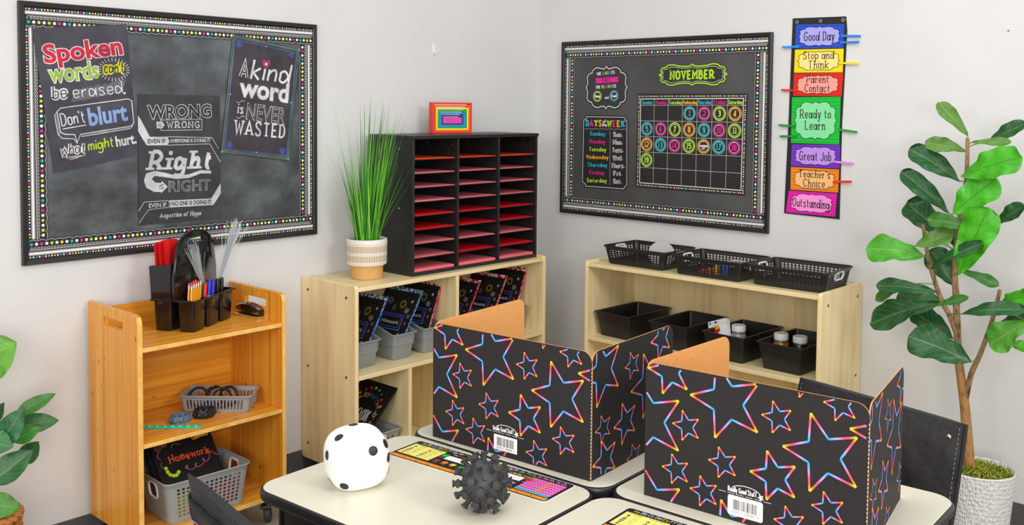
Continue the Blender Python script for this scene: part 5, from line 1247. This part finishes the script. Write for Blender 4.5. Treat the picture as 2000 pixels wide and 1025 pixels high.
# red paper in the tall pocket
REDP = mat('red_card', 'e01212', .6)
for k in range(3):
    m = M(); x0 = .004+k*.002; secs = []
    for j in range(7):
        z = .15+.178*j/6-.006*k; f = 1+.10*j/6+.9*max(0, j/6-.55)*(k > 0)
        f = 2.25 if k == 2 else f
        secs.append([inc((x0+(.066*f)*i/8, .112+.020*k+.0022*sin(i*1.4+k)+.010*j/6, z+.004*sin(i*.5))) for i in range(9)]+[inc((x0+(.066*f)*i/8, .1134+.020*k+.0022*sin(i*1.4+k)+.010*j/6, z+.004*sin(i*.5))) for i in range(8, -1, -1)])
    m.rings(secs); single('card_sheet', m, REDP, '%s red card sheet standing in the tall pocket of the black caddy' % ['front', 'middle', 'rear'][k], 'card', 'red cards in the caddy', smooth=40)
def pencil(label, a, b, col='f2a51a'):
    a, b = V(a), V(b); d = (b-a).normalized(); L_ = (b-a).length; q = d.to_track_quat('Z', 'Y').to_matrix().to_4x4(); T = Matrix.Translation(a) @ q
    t = thing('pencil', label, 'pencil', a, 0, 'pencils in the caddy')
    obj('shaft', M().lathe([(.0006, 0), (.0036, .018), (.0036, L_-.020)], 6, T=T), mat('pencil_yellow', col, .35), t, world=True)
    obj('ferrule', M().lathe([(.0037, L_-.020), (.0039, L_-.016), (.0036, L_-.013), (.0039, L_-.010), (.0037, L_-.008)], 10, T=T), CHROME, t, world=True, smooth=50)
    obj('eraser', M().lathe([(.0035, L_-.008), (.0035, L_-.001), (.0028, L_)], 10, T=T), mat('eraser_red', 'd83a34', .6), t, world=True, smooth=50)
rp = random.Random(11)
for k in range(9):
    x = .010+.0062*k; y = .024+.016*(k % 2); ht = .166+.004*rp.random()+.0012*k
    pencil('yellow pencil in the black caddy, %s of nine from the left' % ['first', 'second', 'third', 'fourth', 'fifth', 'sixth', 'seventh', 'eighth', 'ninth'][k], inc((x, y, .008)), inc((x+.030+.012*(k/9), y+.010, ht)))
def marker(label, p, d, L_, body, cap, group='markers in the caddy'):
    T = Matrix.Translation(p) @ V(d).normalized().to_track_quat('Z', 'Y').to_matrix().to_4x4(); t = thing('marker', label, 'marker', p, 0, group)
    obj('barrel', M().lathe([(.006, 0), (.0068, .003), (.0068, L_*.70)], 14, T=T), mat('marker_'+body, body, .4), t, world=True, smooth=50)
    obj('cap', M().lathe([(.0074, L_*.66), (.0074, L_*.95), (.0058, L_), (.002, L_)], 14, T=T), mat('marker_'+cap, cap, .35), t, world=True, smooth=50)
for k, (x, y, c, nm) in enumerate(((.106, .030, 'd8141c', 'red'), (.118, .052, '0f8a3c', 'green'), (.124, .024, '1a2ab8', 'blue'), (.138, .040, 'f0481a', 'orange red'), (.154, .026, '2030c0', 'dark blue'), (.164, .050, '3a36b4', 'violet blue'))):
    marker('%s capped marker in the middle cup of the black caddy' % nm, inc((x, y, .007)), ca*.12+V((0, 0, 1)), .150+.004*(k % 3), 'e8e8ea', c)
for k, x in enumerate((.214, .244)): marker('black capped marker in the end cup of the caddy, %s' % ['left one', 'right one'][k], inc((x, .036, .007)), ca*.04+V((0, 0, 1)), .152, '17171a', '1b1b1e')
CLEAR = mat('clear_fibre', 'dfe6ea', .15, 0, .6, trans=.35)
def fibres(label, base, d, L_, n, spread, seed):
    rnd = random.Random(seed); m = M(); base = V(base); d = V(d).normalized(); x = d.orthogonal().normalized(); y = d.cross(x)
    for k in range(n):
        a = rnd.random()*2*pi; r = math.sqrt(rnd.random()); l = L_*rnd.uniform(.72, 1); s = spread*r*(1 if k % 5 else 2.6); ctr = x*cos(a)+y*sin(a)
        m.tube([base+ctr*.006*r+d*(l*q)+ctr*s*l*q*q for q in (0, .25, .5, .75, 1)], .00055, 4)
    t = thing('fibre_bundle', label, 'fibre bundle', base, 0, 'clear fibre bundles'); o = obj('fibres', m, CLEAR, t, world=True); o['kind'] = 'stuff'
    T = Matrix.Translation(base-d*.03) @ d.to_track_quat('Z', 'Y').to_matrix().to_4x4(); obj('holder', M().lathe([(.0075, 0), (.0075, .034), (.005, .038)], 12, T=T), BLACKP, t, world=True, smooth=50)
fibres('bundle of clear fibres leaning left in front of the caddy handle', inc((.176, .058, .10)), ony(372, 470, -.225)-inc((.176, .058, .10)), .235, 70, .085, 3)
fibres('taller bundle of clear fibres standing at the right end of the caddy', inc((.246, .055, .12)), ony(464, 432, -.185)-inc((.246, .055, .12)), .275, 100, .075, 8)
# stapler
sa, sb = V((-1.912, -.275, S1)), V((-1.934, -.135, S1)); d = (sb-sa).normalized(); T = frameT(sa, d, V((-d.y, d.x, 0)))
t = thing('stapler', 'chrome and black stapler on the cart top beside the caddy', 'stapler', sa)
m = M(); m.rings([[T @ V((x, y, z)) for x, y in rrect(.150-i, .036-i, .008, 3, .070, 0)] for z, i in ((0, .003), (.003, 0), (.008, 0), (.010, .004))]); obj('base', m, CHROME, t, world=True, smooth=40)
m = M(); secs = []
for k in range(13):
    x = .002+.132*k/12; q = k/12; top = .022+.034*sin(pi*min(q*.62+.18, 1)); wd_ = .0165*(.75+.25*sin(pi*q)); bo = .014+.012*q
    secs.append([T @ V((x, y*wd_, z)) for y, z in ((-1, bo), (1, bo), (1, top-.006), (.6, top), (-.6, top), (-1, top-.006))])
m.rings(secs); obj('arm', m, mat('smoked_chrome', 'b5aca2', .1, 1), t, world=True, smooth=40)
m = M(); m.box(.0, .120, -.008, .008, .0105, .0140, T=T); m.box(-.002, .004, -.012, .012, .010, .034, T=T); obj('magazine', m, BLACKP, t, world=True, bevel=.001)
# small slotted basket with hair bands, wrist bands, strip
bo = V((-2.178, -.164, S2)); be = V((-2.018, -.340, S2)); ang = math.atan2(be.y-bo.y, be.x-bo.x); u = (be-bo).normalized(); v = V((-u.y, u.x, 0)); c = (bo+be)/2+v*.062
sb_ = basket('small grey slotted basket holding dark bands on the middle shelf of the cart', (c.x, c.y, S2), ang, .258, .130, .062, .07, 17, 7, 1, GREYP, None, None, handle=False, slots=True, z_lo=.010, r=.014, holew=.6)
for k, (x, y, rx, rz) in enumerate(((-.080, .0, 80, 12), (-.022, .012, 74, -16), (.012, -.010, 70, 24), (.030, .018, 84, -8))):
    Tm = Matrix.Translation(c+u*x+v*y+V((0, 0, .040))) @ Matrix.Rotation(ang+R(rz), 4, 'Z') @ Matrix.Rotation(R(rx), 4, 'X'); m = M(); m.tube([Tm @ V((.034*cos(2*pi*j/28), .034*sin(2*pi*j/28), 0)) for j in range(28)], .0075, 8, True, flat=.55)
    b = thing('hair_band', 'dark round band in the small slotted basket, %s from the left' % ['first', 'second', 'third', 'last'][k], 'band', c+u*x+v*y+V((0, 0, .004)), 0, 'dark bands in the basket'); obj('loop', m, mat('dark_band', '24222c', .5), b, world=True, smooth=60)
    m = M(); m.tube([Tm @ V((.0375*cos(2*pi*j/28), .0375*sin(2*pi*j/28), .0055*sin(j*.9))) for j in range(15)], .0012, 5); obj('coloured_cord', m, mat('cord_%d' % k, ['4a6a78', 'c8b83a', 'd8d03a', '9a4a8a'][k], .5), b, world=True)
def wristband(label, px, r, h, col):
    c = onz(*px, S2); t = thing('wristband', label, 'wristband', c, 0, 'popper wristbands'); n = 40; m = M()
    secs = [[V((rr*cos(2*pi*k/n), rr*sin(2*pi*k/n)*.86, z)) for k in range(n)] for rr, z in ((r-.0022, .001), (r, .0), (r+.001, .003), (r+.001, h-.003), (r, h), (r-.0022, h-.001), (r-.003, h/2))]
    secs.append(secs[0]); mt = mat('silicone_'+col, col, .45); m.rings(secs, (0, 0)); obj('band', m, mt, t, smooth=50)
    for k in range(9):
        a = 2*pi*k/9+.2; q = M(); q.ball(((r-.0035)*cos(a), (r-.0035)*sin(a)*.86, h*.46), h*.36, 14, 8); obj('bubble', q, mt, t, smooth=60)
    q = M(); q.box(-.004, .010, -r*.86-.005, -r*.86-.002, h*.25, h*1.05); q.tube([(.012, -r*.86-.003, h*.3), (.016, -r*.86-.006, h*.6), (.010, -r*.86-.005, h*1.0)], .0022, 6); obj('clasp', q, mt, t, bevel=.001)
wristband('slate blue bubble wristband on the middle cart shelf', (352, 823), .036, .026, '5f7388')
wristband('black bubble wristband on the middle cart shelf, nearest the slotted basket', (399, 813), .037, .030, '202022')
a, b = onz(262, 836, S2), onz(393, 834, S2); u = (b-a).normalized(); v = V((-u.y, u.x, 0)); L_ = (b-a).length; T = frameT(a, u, v); TEAL = mat('teal_silicone', '12d2b0', .45)
t = thing('bracelet_strip', 'flat teal bubble bracelet strip at the front of the middle cart shelf', 'bracelet', a)
obj('strap', plate([rrect(L_, .020, .006, 4, L_/2, 0), rrect(.004, .006, .001, 2, L_-.010, 0)[::-1]], .0035, .001, T @ Matrix.Translation((0, 0, .0022))), TEAL, t, world=True, smooth=30)
for k in range(7): q = M(); q.ball(T @ V((L_*.22+k*.027, 0, .0032)), .0085, 14, 8, sq=(1, 1, .8)); obj('bubble', q, TEAL, t, world=True, smooth=60)
# big grey basket with homework folders on the bottom cart shelf
bl = basket('grey lattice basket of homework folders on the bottom shelf of the cart', (-2.192, -.272, S3), R(-2), .322, .222, .150, .12, 14, 11, 8, GREYP, WHITEP, 'grey lattice baskets', r=.026, z_hi=.84)
def doodle(P, w, h):
    P.line('Homework', (w*.22, h*.66), (w*.86, h*.66), h*.085, col='f4622a', w=1.5, slab=.8, L=2, jit=1.2)
    s = (w*.80, h*.905)
    P.poly([(s[0]-.030, s[1]-.010), (s[0]-.012, s[1]+.006), (s[0]+.012, s[1]+.008), (s[0]+.032, s[1]-.004), (s[0]+.006, s[1]-.004)], 'e8a81a', 1)
    for k in range(7): q = (s[0]-.028+k*.0098, s[1]-.004+.008*sin(pi*k/6)); P.poly([(q[0]-.004, q[1]), (q[0]+.004, q[1]), (q[0]+.001+(k-3)*.0015, q[1]+.013)], 'f0d828', 1)
    sp = lambda cx, cy, r0, n, col, wd_=.0016: P.stroke([(cx+r0*(k/n)*cos(k*.5), cy+r0*(k/n)*sin(k*.5)) for k in range(2, n)], wd_, col, 1)
    sp(w*.12, h*.895, .018, 36, 'c86a5a'); sp(w*.21, h*.91, .012, 30, 'd8785a')
    for k in range(5): P.disc((w*.17+.009*k, h*.965+.004*(k % 2)), .0016, ['e0602a', 'f0a030'][k % 2], 1, 8)
    P.stroke(smoothpts([(w*.30, h*.84), (w*.36, h*.89), (w*.46, h*.86)], 6), .0018, 'c08060', 1); P.stroke(smoothpts([(w*.10, h*.83), (w*.06, h*.78), (w*.10, h*.73)], 6), .0018, 'd07a80', 1); P.stroke(smoothpts([(w*.46, h*.90), (w*.60, h*.96), (w*.68, h*.94)], 6), .0016, '9a4a50', 1)
    P.stroke(smoothpts([(w*.10, h*.70), (w*.07, h*.65), (w*.12, h*.61)], 6), .0018, '9a9060', 1)
    wm_ = smoothpts([(w*.13, h*.62), (w*.15, h*.53), (w*.24, h*.49), (w*.32, h*.54)], 6); P.stroke(wm_, .014, '2a9a3a', 1)
    for k in range(1, len(wm_)-1, 3): P.disc(wm_[k], .0065, 'd8e820', 2, 10)
    lp = [(w*.42, h*.55), (w*.46, h*.58), (w*.45, h*.53), (w*.42, h*.56), (w*.50, h*.51), (w*.58, h*.53), (w*.61, h*.57), (w*.58, h*.56), (w*.62, h*.52), (w*.72, h*.55), (w*.75, h*.60), (w*.72, h*.60), (w*.77, h*.56), (w*.84, h*.60), (w*.87, h*.68)]
    P.stroke(smoothpts(lp, 5), .0020, 'e06a98', 1); P.stroke([(w*.86, h*.69), (w*.99, h*.60)], .0045, 'e02a20', 1)
for k in range(5):
    v = V((0, .62, .785)).normalized(); o = V((-2.325-.006*k+.003*(k % 2), -.338+.0075*k, S3+.012)); o.x += .012
    tpz = .300 if k else .292
    folder('homework_folder', ['black homework folder with orange lettering, front of the cart basket', 'black folder second from the front in the cart basket', 'black folder third from the front in the cart basket', 'black folder fourth from the front in the cart basket', 'rearmost black folder in the cart basket'][k], o, V((1, -.012, 0)).normalized(), v, .240, tpz, .0025, doodle if k == 0 else None, '121113', 'folders in the cart basket')
for k, (x, y, c, nm, w_) in enumerate(((-2.275, -.352, 'd8c81e', 'yellow', .06), (-2.115, -.353, 'd01f48', 'crimson', .085))):
    m = M(); T = Matrix.Translation((x, y, S3+.008)); m.box(-w_/2, w_/2, -.003, .006, 0, .085, T=T); m.box(-w_/2+.01, w_/2-.006, .007, .010, 0, .072, T=T); single('notepad', m, mat('pad_'+c, c, .6), '%s pad seen through the holes of the cart basket' % nm, 'notepad', 'pads in the cart basket', bevel=.001)
# ------------------------------------------------------------------ grass in a banded pot on the left bookcase
gp = V((-1.345, -.207, LTOP-.0095)); t = thing('potted_grass', 'tall artificial grass in a white and tan banded pot on the left bookcase', 'potted plant', gp)
m = M(); m.lathe([(.064, 0), (.067, .003), (.0700, .056), (.075, .058)], 40); obj('pot_base', m, noisemat('tan_stoneware', ('c8964e', 'd6a866', 'cfa05a'), 120, .7), t, smooth=40)
m = M(); m.lathe([(.075, .058), (.084, .064), (.0855, .075), (.0870, .158), (.0865, .170), (.0830, .172), (.0795, .168), (.078, .150)], 48, cap=(0, 1))
def banded():
    m_, n, l, b = newmat('banded_glaze'); tc = n.new('ShaderNodeTexCoord'); s = n.new('ShaderNodeSeparateXYZ'); l.new(tc.outputs['Object'], s.inputs[0])
    def mth(op, *a):
        q = n.new('ShaderNodeMath'); q.operation = op
        for i, w in enumerate(a):
            if isinstance(w, (int, float)): q.inputs[i].default_value = w
            else: l.new(w, q.inputs[i])
        return q.outputs[0]
    an = mth('FRACT', mth('MULTIPLY', mth('ARCTAN2', s.outputs[1], s.outputs[0]), 72/(2*pi))); bar = mth('GREATER_THAN', an, .46)
    def band(a, b_): return mth('MULTIPLY', mth('GREATER_THAN', s.outputs[2], a), mth('LESS_THAN', s.outputs[2], b_))
    dash = mth('MULTIPLY', mth('GREATER_THAN', an, .55), mth('ADD', mth('ADD', band(.1505, .1535), band(.109, .112)), band(.0685, .0715)))
    bars = mth('MULTIPLY', bar, mth('ADD', band(.1165, .1455), band(.0765, .1045)))
    mx = n.new('ShaderNodeMix'); mx.data_type = 'RGBA'; l.new(mth('MINIMUM', mth('ADD', bars, dash), 1), mx.inputs[0]); mx.inputs[6].default_value = (*hx('eeeae2'), 1); mx.inputs[7].default_value = (*hx('b08e5c'), 1); l.new(mx.outputs[2], b.inputs['Base Color']); b.inputs['Roughness'].default_value = .55; return m_
obj('pot', m, banded(), t, smooth=40)
obj('soil', M().lathe([(.001, .150), (.0785, .150)], 32, cap=(0, 0)), noisemat('dark_soil', ('14120f', '3a332a'), 200, 1), t)
GRASS = inkmat(.4, 'grass_blade'); m = M(); m.keep = True; rg = random.Random(21)
def blade(m, base, d, L_, w, droop, col, twist=0):
    base = V(base); d = V(d).normalized(); side = d.cross(V((cos(twist), sin(twist), .1))).normalized(); out = V((d.x, d.y, 0)); out = out.normalized() if out.length > .01 else V((1, 0, 0)); n = 7; L = []
    for k in range(n+1):
        q = k/n; p = base+d*L_*q+out*droop*L_*q*q-V((0, 0, droop*L_*.35*q*q)); ww = w*(1-q**2.2)*.5+.0002; L.append((p-side*ww, p+out*ww*.35, p+side*ww))
    for a, b in zip(L, L[1:]):
        c2 = tuple(x*rg.uniform(.9, 1.1) for x in col); m.add([a[0], a[1], b[1], b[0]], [(0, 1, 2, 3)], 0, c2); m.add([a[1], a[2], b[2], b[1]], [(0, 1, 2, 3)], 0, c2)
GC = [hx(c) for c in ('57ab2e', '74c53c', '3a8a28', '93d84e', '2a6a22', '66b836')]
for k in range(150):
    a = rg.random()*2*pi; r = .055*math.sqrt(rg.random()); tilt = rg.uniform(.02, .20)*(1.7 if rg.random() < .14 else 1); aa = a+rg.uniform(-.6, .6)
    blade(m, (r*cos(a), r*sin(a), .148), (cos(aa)*tilt, sin(aa)*tilt, 1), rg.choice([.30, .36, .42, .48, .54, .60, .64])*rg.uniform(.88, 1.05)*(1-.8*max(tilt-.18, 0))*(1 if cos(aa)*.669-sin(aa)*.743 > .1 else (.62 if rg.random() < .85 else 1)), .0062, rg.uniform(0, .10), rg.choice(GC), a)
for ang_, tl, ln in ((2.75, .28, .46), (-.72, .42, .44), (-.95, .40, .30), (-.80, .52, .34), (2.5, .33, .38), (-.6, .5, .24)): blade(m, (.03*cos(ang_), .03*sin(ang_), .148), (cos(ang_)*tl, sin(ang_)*tl, 1), ln, .0052, .06, GC[1], ang_)
m.v = [tuple(V((p[0], min(p[1], .185), p[2])) if p[1] > .185 else p) for p in m.v]
o = obj('foliage', m, GRASS, t, smooth=80); o['kind'] = 'stuff'
# ------------------------------------------------------------------ leafy trees
LEAF = leafmat()
KS = smoothpts([(0, .04), (.06, .20), (.18, .46), (.32, .66), (.5, .86), (.68, 1), (.82, .97), (.91, .80), (.97, .48), (1, .06)], 6)
def leaf(m, base, tip, w, nrm, bend, fold, col, kind='fiddle', wav=.05, seed=0, mi=0):
    base, tip, nrm = V(base), V(tip), V(nrm); ax = tip-base; L_ = ax.length; d = ax.normalized(); sd = d.cross(nrm).normalized(); n = sd.cross(d).normalized(); nu, nv = 8, 22; k0 = len(m.v); rnd = random.Random(seed)
    for j in range(nv+1):
        q = 1-(1-j/nv)**1.35 if kind == 'fiddle' else j/nv
        if kind == 'fiddle':
            for (qa, wa), (qb, wb) in zip(KS, KS[1:]):
                if q <= qb: ww = wa+(wb-wa)*(q-qa)/(qb-qa); break
        else: ww = (sin(pi*q**.85)**.85) if 0 < q < 1 else 0
        ww *= w/2
        for i in range(nu+1):
            s = -1+2*i/nu; p = base+ax*q+n*(bend*L_*sin(pi*q)-.25*bend*L_*q)+sd*ww*s+n*(-fold*ww*(1-abs(s))*1.0+wav*w*abs(s)**2*(sin(q*10+s*2+seed)+.5*sin(q*23+seed*2)))
            m.v.append(tuple(p)); m.uv.append((.5+s*.5, q))
    c = hx(col) if isinstance(col, str) else col
    for j in range(nv):
        for i in range(nu):
            a = k0+j*(nu+1)+i; m.f.append((a, a+1, a+nu+2, a+nu+1)); m.mi.append(mi); cc = tuple(x*rnd.uniform(.93, 1.07) for x in c); m.c.append(cc)
def branch(P, n=8): return smoothpts([tuple(p) for p in P], 5)
DK, MD, BR, OL = '1f5a2c', '3b7a2c', '46b214', '5a8a34'
# tree by the right wall
fx = -.30; pot = V((fx, -2.408, 0))
t = thing('fiddle_leaf_tree', 'artificial fiddle leaf tree in a white textured pot by the right wall', 'potted plant', pot)
m = M(); rim = [(.092, 0), (.096, .003), (.106, .10), (.116, .22), (.1215, .292), (.1225, .302), (.1195, .306), (.1150, .300), (.113, .26)]
m.lathe(rim, 56)
def dimpled():
    m_, n, l, b = newmat('white_dimpled_glaze'); b.inputs['Base Color'].default_value = (*hx('e2e2e2'), 1); b.inputs['Roughness'].default_value = .45
    tc = n.new('ShaderNodeTexCoord'); s = n.new('ShaderNodeSeparateXYZ'); l.new(tc.outputs['Object'], s.inputs[0]); at = n.new('ShaderNodeMath'); at.operation = 'ARCTAN2'; l.new(s.outputs[1], at.inputs[0]); l.new(s.outputs[0], at.inputs[1])
    cb_ = n.new('ShaderNodeCombineXYZ'); l.new(at.outputs[0], cb_.inputs[0]); l.new(s.outputs[2], cb_.inputs[1]); mp = n.new('ShaderNodeMapping'); mp.inputs['Scale'].default_value = (13, 62, 1); mp.inputs['Rotation'].default_value = (0, 0, .03); l.new(cb_.outputs[0], mp.inputs[0])
    vo = n.new('ShaderNodeTexVoronoi'); vo.inputs['Scale'].default_value = 1.0; vo.inputs['Randomness'].default_value = .55; l.new(mp.outputs[0], vo.inputs['Vector']); bp = n.new('ShaderNodeBump'); bp.inputs['Strength'].default_value = 1; bp.inputs['Distance'].default_value = .006; l.new(vo.outputs['Distance'], bp.inputs['Height']); l.new(bp.outputs[0], b.inputs['Normal']); return m_
obj('pot', m, dimpled(), t, smooth=40)
MOSS = inkmat(.8, 'moss_strand')
def moss(parent, c, r, n, seed, cols):
    rnd = random.Random(seed); m = M(); m.keep = True
    for k in range(n):
        a = rnd.random()*2*pi; q = r*math.sqrt(rnd.random()); p = V(c)+V((q*cos(a), q*sin(a), .012*(1-q/r)+rnd.uniform(-.004, .004))); d = V((rnd.uniform(-1, 1), rnd.uniform(-1, 1), rnd.uniform(.1, 1))).normalized(); e = V((rnd.uniform(-1, 1), rnd.uniform(-1, 1), rnd.uniform(-.6, .8))).normalized()
        m.tube([p, p+d*.009, p+d*.014+e*.008], [.0017, .0015, .0007], 4, col=hx(rnd.choice(cols)))
    o = obj('moss', m, MOSS, parent); o['kind'] = 'stuff'
obj('soil', M().lathe([(.001, .288), (.1145, .284)], 32, cap=(0, 0)), noisemat('dark_soil', ('14120f', '3a332a'), 200, 1), t)
moss(t, (0, 0, .290), .108, 900, 5, ['8aa02a', 'a8b83a', '6a7f22', 'c0c24a', '55691e', '98882a'])
def fp(u, v, x): return onx(u, v, x)
f4 = lambda x, y: (1660+x/1.897, 180+y/1.897)
BARK = noisemat('trunk_bark', ('8a6034', 'b0824a', '9c7040'), 60, .8, stretch=(1, 1, .4), bump=(80, .6, .004))
BARK2 = noisemat('twig_bark', ('6a4e34', 'a08058', '46321f'), 60, .85, stretch=(1, 1, .35), bump=(70, .8, .004))
trunk = branch([fp(1894, 918, fx), fp(1889, 850, fx), fp(1884, 790, fx), fp(1878, 745, fx), fp(1872, 700, fx)]); n = len(trunk)
obj('trunk', M().tube(trunk, [.0200-.0055*i/n for i in range(n)], 12), BARK, t, world=True, smooth=60)
BRP = list(trunk)
def tw(px, xs, r0, r1, mt=BARK2):
    q = branch([fp(*f4(*p), x) if True else 0 for p, x in zip(px, xs)]); n = len(q); BRP.extend(q); obj('branch', M().tube(q, [r0+(r1-r0)*i/n for i in range(n)], 9), mt, t, world=True, smooth=60)
tw([(402, 990), (398, 900), (393, 760), (388, 640), (405, 480), (430, 330), (436, 170)], [fx, fx, fx, fx, fx, fx-.01, fx-.02], .0145, .0065)
tw([(398, 900), (370, 830), (335, 760), (302, 660), (284, 580), (270, 490)], [fx, fx-.015, fx-.03, fx-.045, fx-.06, fx-.07], .0105, .0062)
q = branch([fp(1886, 778, fx), fp(1897, 730, fx-.005), fp(1915, 690, fx-.01), fp(1938, 625, fx-.02), fp(1953, 566, fx-.03)]); n = len(q); BRP.extend(q); obj('branch', M().tube(q, [.0110-.0045*i/n for i in range(n)], 9), BARK2, t, world=True, smooth=60)
LV = [((437, 160), (328, 36), 52, OL, 0, .05, .06), ((432, 218), (278, 184), 58, OL, .02, .10, 0), ((408, 330), (222, 206), 80, DK, .05, .12, .05), ((452, 186), (598, 184), 32, OL, 0, .06, 0), ((505, 190), (648, 112), 52, DK, .05, .08, .1),
 ((412, 312), (634, 236), 112, BR, -.08, .08, -.1), ((378, 452), (540, 318), 116, BR, -.10, .06, -.1), ((402, 676), (512, 428), 122, BR, -.12, .05, -.1), ((368, 448), (192, 290), 70, DK, .06, .10, .08), ((345, 530), (212, 404), 98, DK, .08, .08, .1),
 ((462, 506), (286, 468), 56, MD, -.10, .16, .1), ((274, 608), (60, 576), 98, '4aa828', -.06, .16, -.1), ((238, 570), (378, 524), 66, OL, -.12, .08, .1), ((388, 716), (300, 580), 92, DK, .06, .06, .1), ((298, 655), (492, 556), 44, DK, -.10, .14, .2),
 ((408, 662), (552, 716), 40, MD, .0, .14, .1), ((536, 490), (642, 418), 54, DK, .08, .08, .1), ((326, 742), (96, 712), 52, DK, -.04, .12, .1), ((214, 715), (92, 766), 40, MD, -.06, .10, .1), ((332, 780), (70, 852), 96, DK, -.02, .14, .1), ((350, 770), (172, 766), 84, '2f6a2a', .04, .10, .1),
 ((382, 912), (232, 806), 84, DK, .03, .10, .1), ((314, 792), (438, 760), 32, MD, -.10, .08, .2), ((448, 1000), (218, 900), 122, DK, -.10, .12, -.05), ((408, 822), (648, 800), 54, DK, -.08, .14, .1), ((660, 850), (513, 935), 104, '4f9a2c', -.06, .10, -.1), ((560, 776), (668, 756), 60, BR, .0, .10, .0), ((600, 936), (720, 950), 66, '55b428', -.04, .06, .1), ((430, 610), (372, 488), 60, DK, .04, .06, .1), ((560, 860), (700, 800), 80, DK, .06, .06, .1), ((330, 560), (398, 470), 50, MD, .0, .06, .1)]
m = M(); m.uv = []; m.keep = True; PET = []
for i, (b, e, w, c, dx, bd, fl) in enumerate(LV):
    x = min(fx+dx, -.05); B_, E_ = fp(*f4(*b), x), fp(*f4(*e), x-.02-.06*((i*7) % 3-1)*.5); mp_ = (B_+E_)/2; sc_ = (mp_-CAM).dot(CF)/F
    E_.x = min(E_.x, -.03)
    nr = (CAM-mp_).normalized()+V((-.1, .0, .45)); leaf(m, B_, E_, w/1.897*sc_*1.08, nr, bd*.9, .24+fl, c, 'fiddle', .11, i, 1 if c == BR else 0)
    PET.append((B_, i))
for B_, i in PET:
    near = min((V(p) for p in BRP), key=lambda p: (p-B_).length)
    if (near-B_).length < .16:
        k0 = len(m.v); m.tube(smoothpts([tuple(near-V((0, 0, .012))), tuple((near+B_)/2), tuple(B_)], 3), .0022, 6, col=hx('6a9a34')); m.uv += [(.3, .05)]*(len(m.v)-k0)
m.v = [(min(p[0], -.012), p[1], p[2]) for p in m.v]
I = wm(t).inverted(); m.v = [tuple(I @ V(p)) for p in m.v]
obj('foliage', m, [LEAF, leafmat('bright_leaf', '1f6a0c', .55)], t, smooth=80)
# plant in a wicker basket, cut off by the left edge
ly = -.27; lp = ony(-34, 1000, ly); lp.z = 0
t = thing('leafy_plant', 'broad leaved artificial plant in a woven wicker basket at the left edge', 'potted plant', lp)
rr0 = (ony(39, 996, ly)-ony(-34, 996, ly)).length*.88; zt = ony(-34, 1010, ly).z
WICK = noisemat('wicker', ('8a4f20', 'c07a36', 'a8662a'), 90, .7)
m = M(); nw = 46
for lay in range(9):
    z = .012+(zt-.012)*lay/8; r = rr0*(.80+.20*lay/8)
    for ph in (0, pi): m.tube([V(((r+.006*sin(nw/2*2*pi*k/120*.5+ph))*cos(2*pi*k/120), (r+.006*sin(nw/2*2*pi*k/120*.5+ph))*sin(2*pi*k/120), z+.007*cos(nw/2*2*pi*k/120*.5+ph))) for k in range(120)], .0085 if lay < 8 else .0105, 6, True)
obj('wicker_basket', m, WICK, t, smooth=60)
obj('liner', M().lathe([(rr0*.72, .006), (rr0*.77, .01), (rr0*.95, zt-.03), (.001, zt-.028)], 32), noisemat('dark_soil', ('14120f', '3a332a'), 200, 1), t)
moss(t, (0, 0, zt-.022), rr0*.92, 700, 9, ['3a5a1c', '22380f', '5a7a2a', '14240a', 'a87a1a'])
st = [V((0, 0, zt-.03)), V((-.01, .0, zt+.12)), V((.0, -.01, zt+.32)), V((-.02, .0, zt+.62))]; q = branch(st); obj('stem', M().tube(q, [.010-.005*i/len(q) for i in range(len(q))], 9), BARK2, t, smooth=60)
m = M(); m.uv = []; m.keep = True
LL = [((-70, 720), (32, 668), 92, '6aa83a', 0, .06), ((30, 810), (109, 768), 26, '3f7a2e', .0, .05), ((20, 835), (116, 820), 36, '2f6a30', .02, .08), ((-10, 880), (48, 796), 42, '2f6e44', -.05, .05), ((0, 850), (36, 800), 24, '5a9a34', -.02, .04), ((-30, 860), (26, 872), 42, '3a7a44', -.08, .06), ((25, 862), (80, 832), 30, '3c8030', -.04, .05), ((-20, 945), (64, 878), 48, '2a6434', -.06, .06), ((40, 905), (76, 862), 34, '2f6a30', .04, .05), ((-50, 985), (43, 990), 46, '4c8a2c', -.09, .06), ((-20, 830), (8, 786), 22, '274f2c', .0, .04), ((-40, 930), (10, 935), 40, '2f6a30', .0, .05), ((-90, 800), (-10, 740), 50, '3a7a30', .02, .05), ((-100, 880), (-30, 800), 50, '2f6a30', .05, .05), ((-60, 960), (-120, 900), 50, '3a7a30', .0, .05), ((-60, 840), (-150, 790), 60, '2f6a30', .0, .05), ((-60, 740), (-130, 660), 70, '5a9a34', .0, .05)]
for i, (b, e, w, c, dy, bd) in enumerate(LL):
    y = ly+dy; B_, E_ = ony(*b, y+.02), ony(*e, y-.015); mp_ = (B_+E_)/2; sc_ = (mp_-CAM).dot(CF)/F
    leaf(m, B_, E_, w*sc_*1.15, (CAM-mp_).normalized()+V((0, 0, .35)), bd, .16, c, 'oval', .04, i)
m.v = [(p[0], min(p[1], -.012), p[2]) for p in m.v]
I = wm(t).inverted(); m.v = [tuple(I @ V(p)) for p in m.v]
obj('foliage', m, LEAF, t, smooth=80)
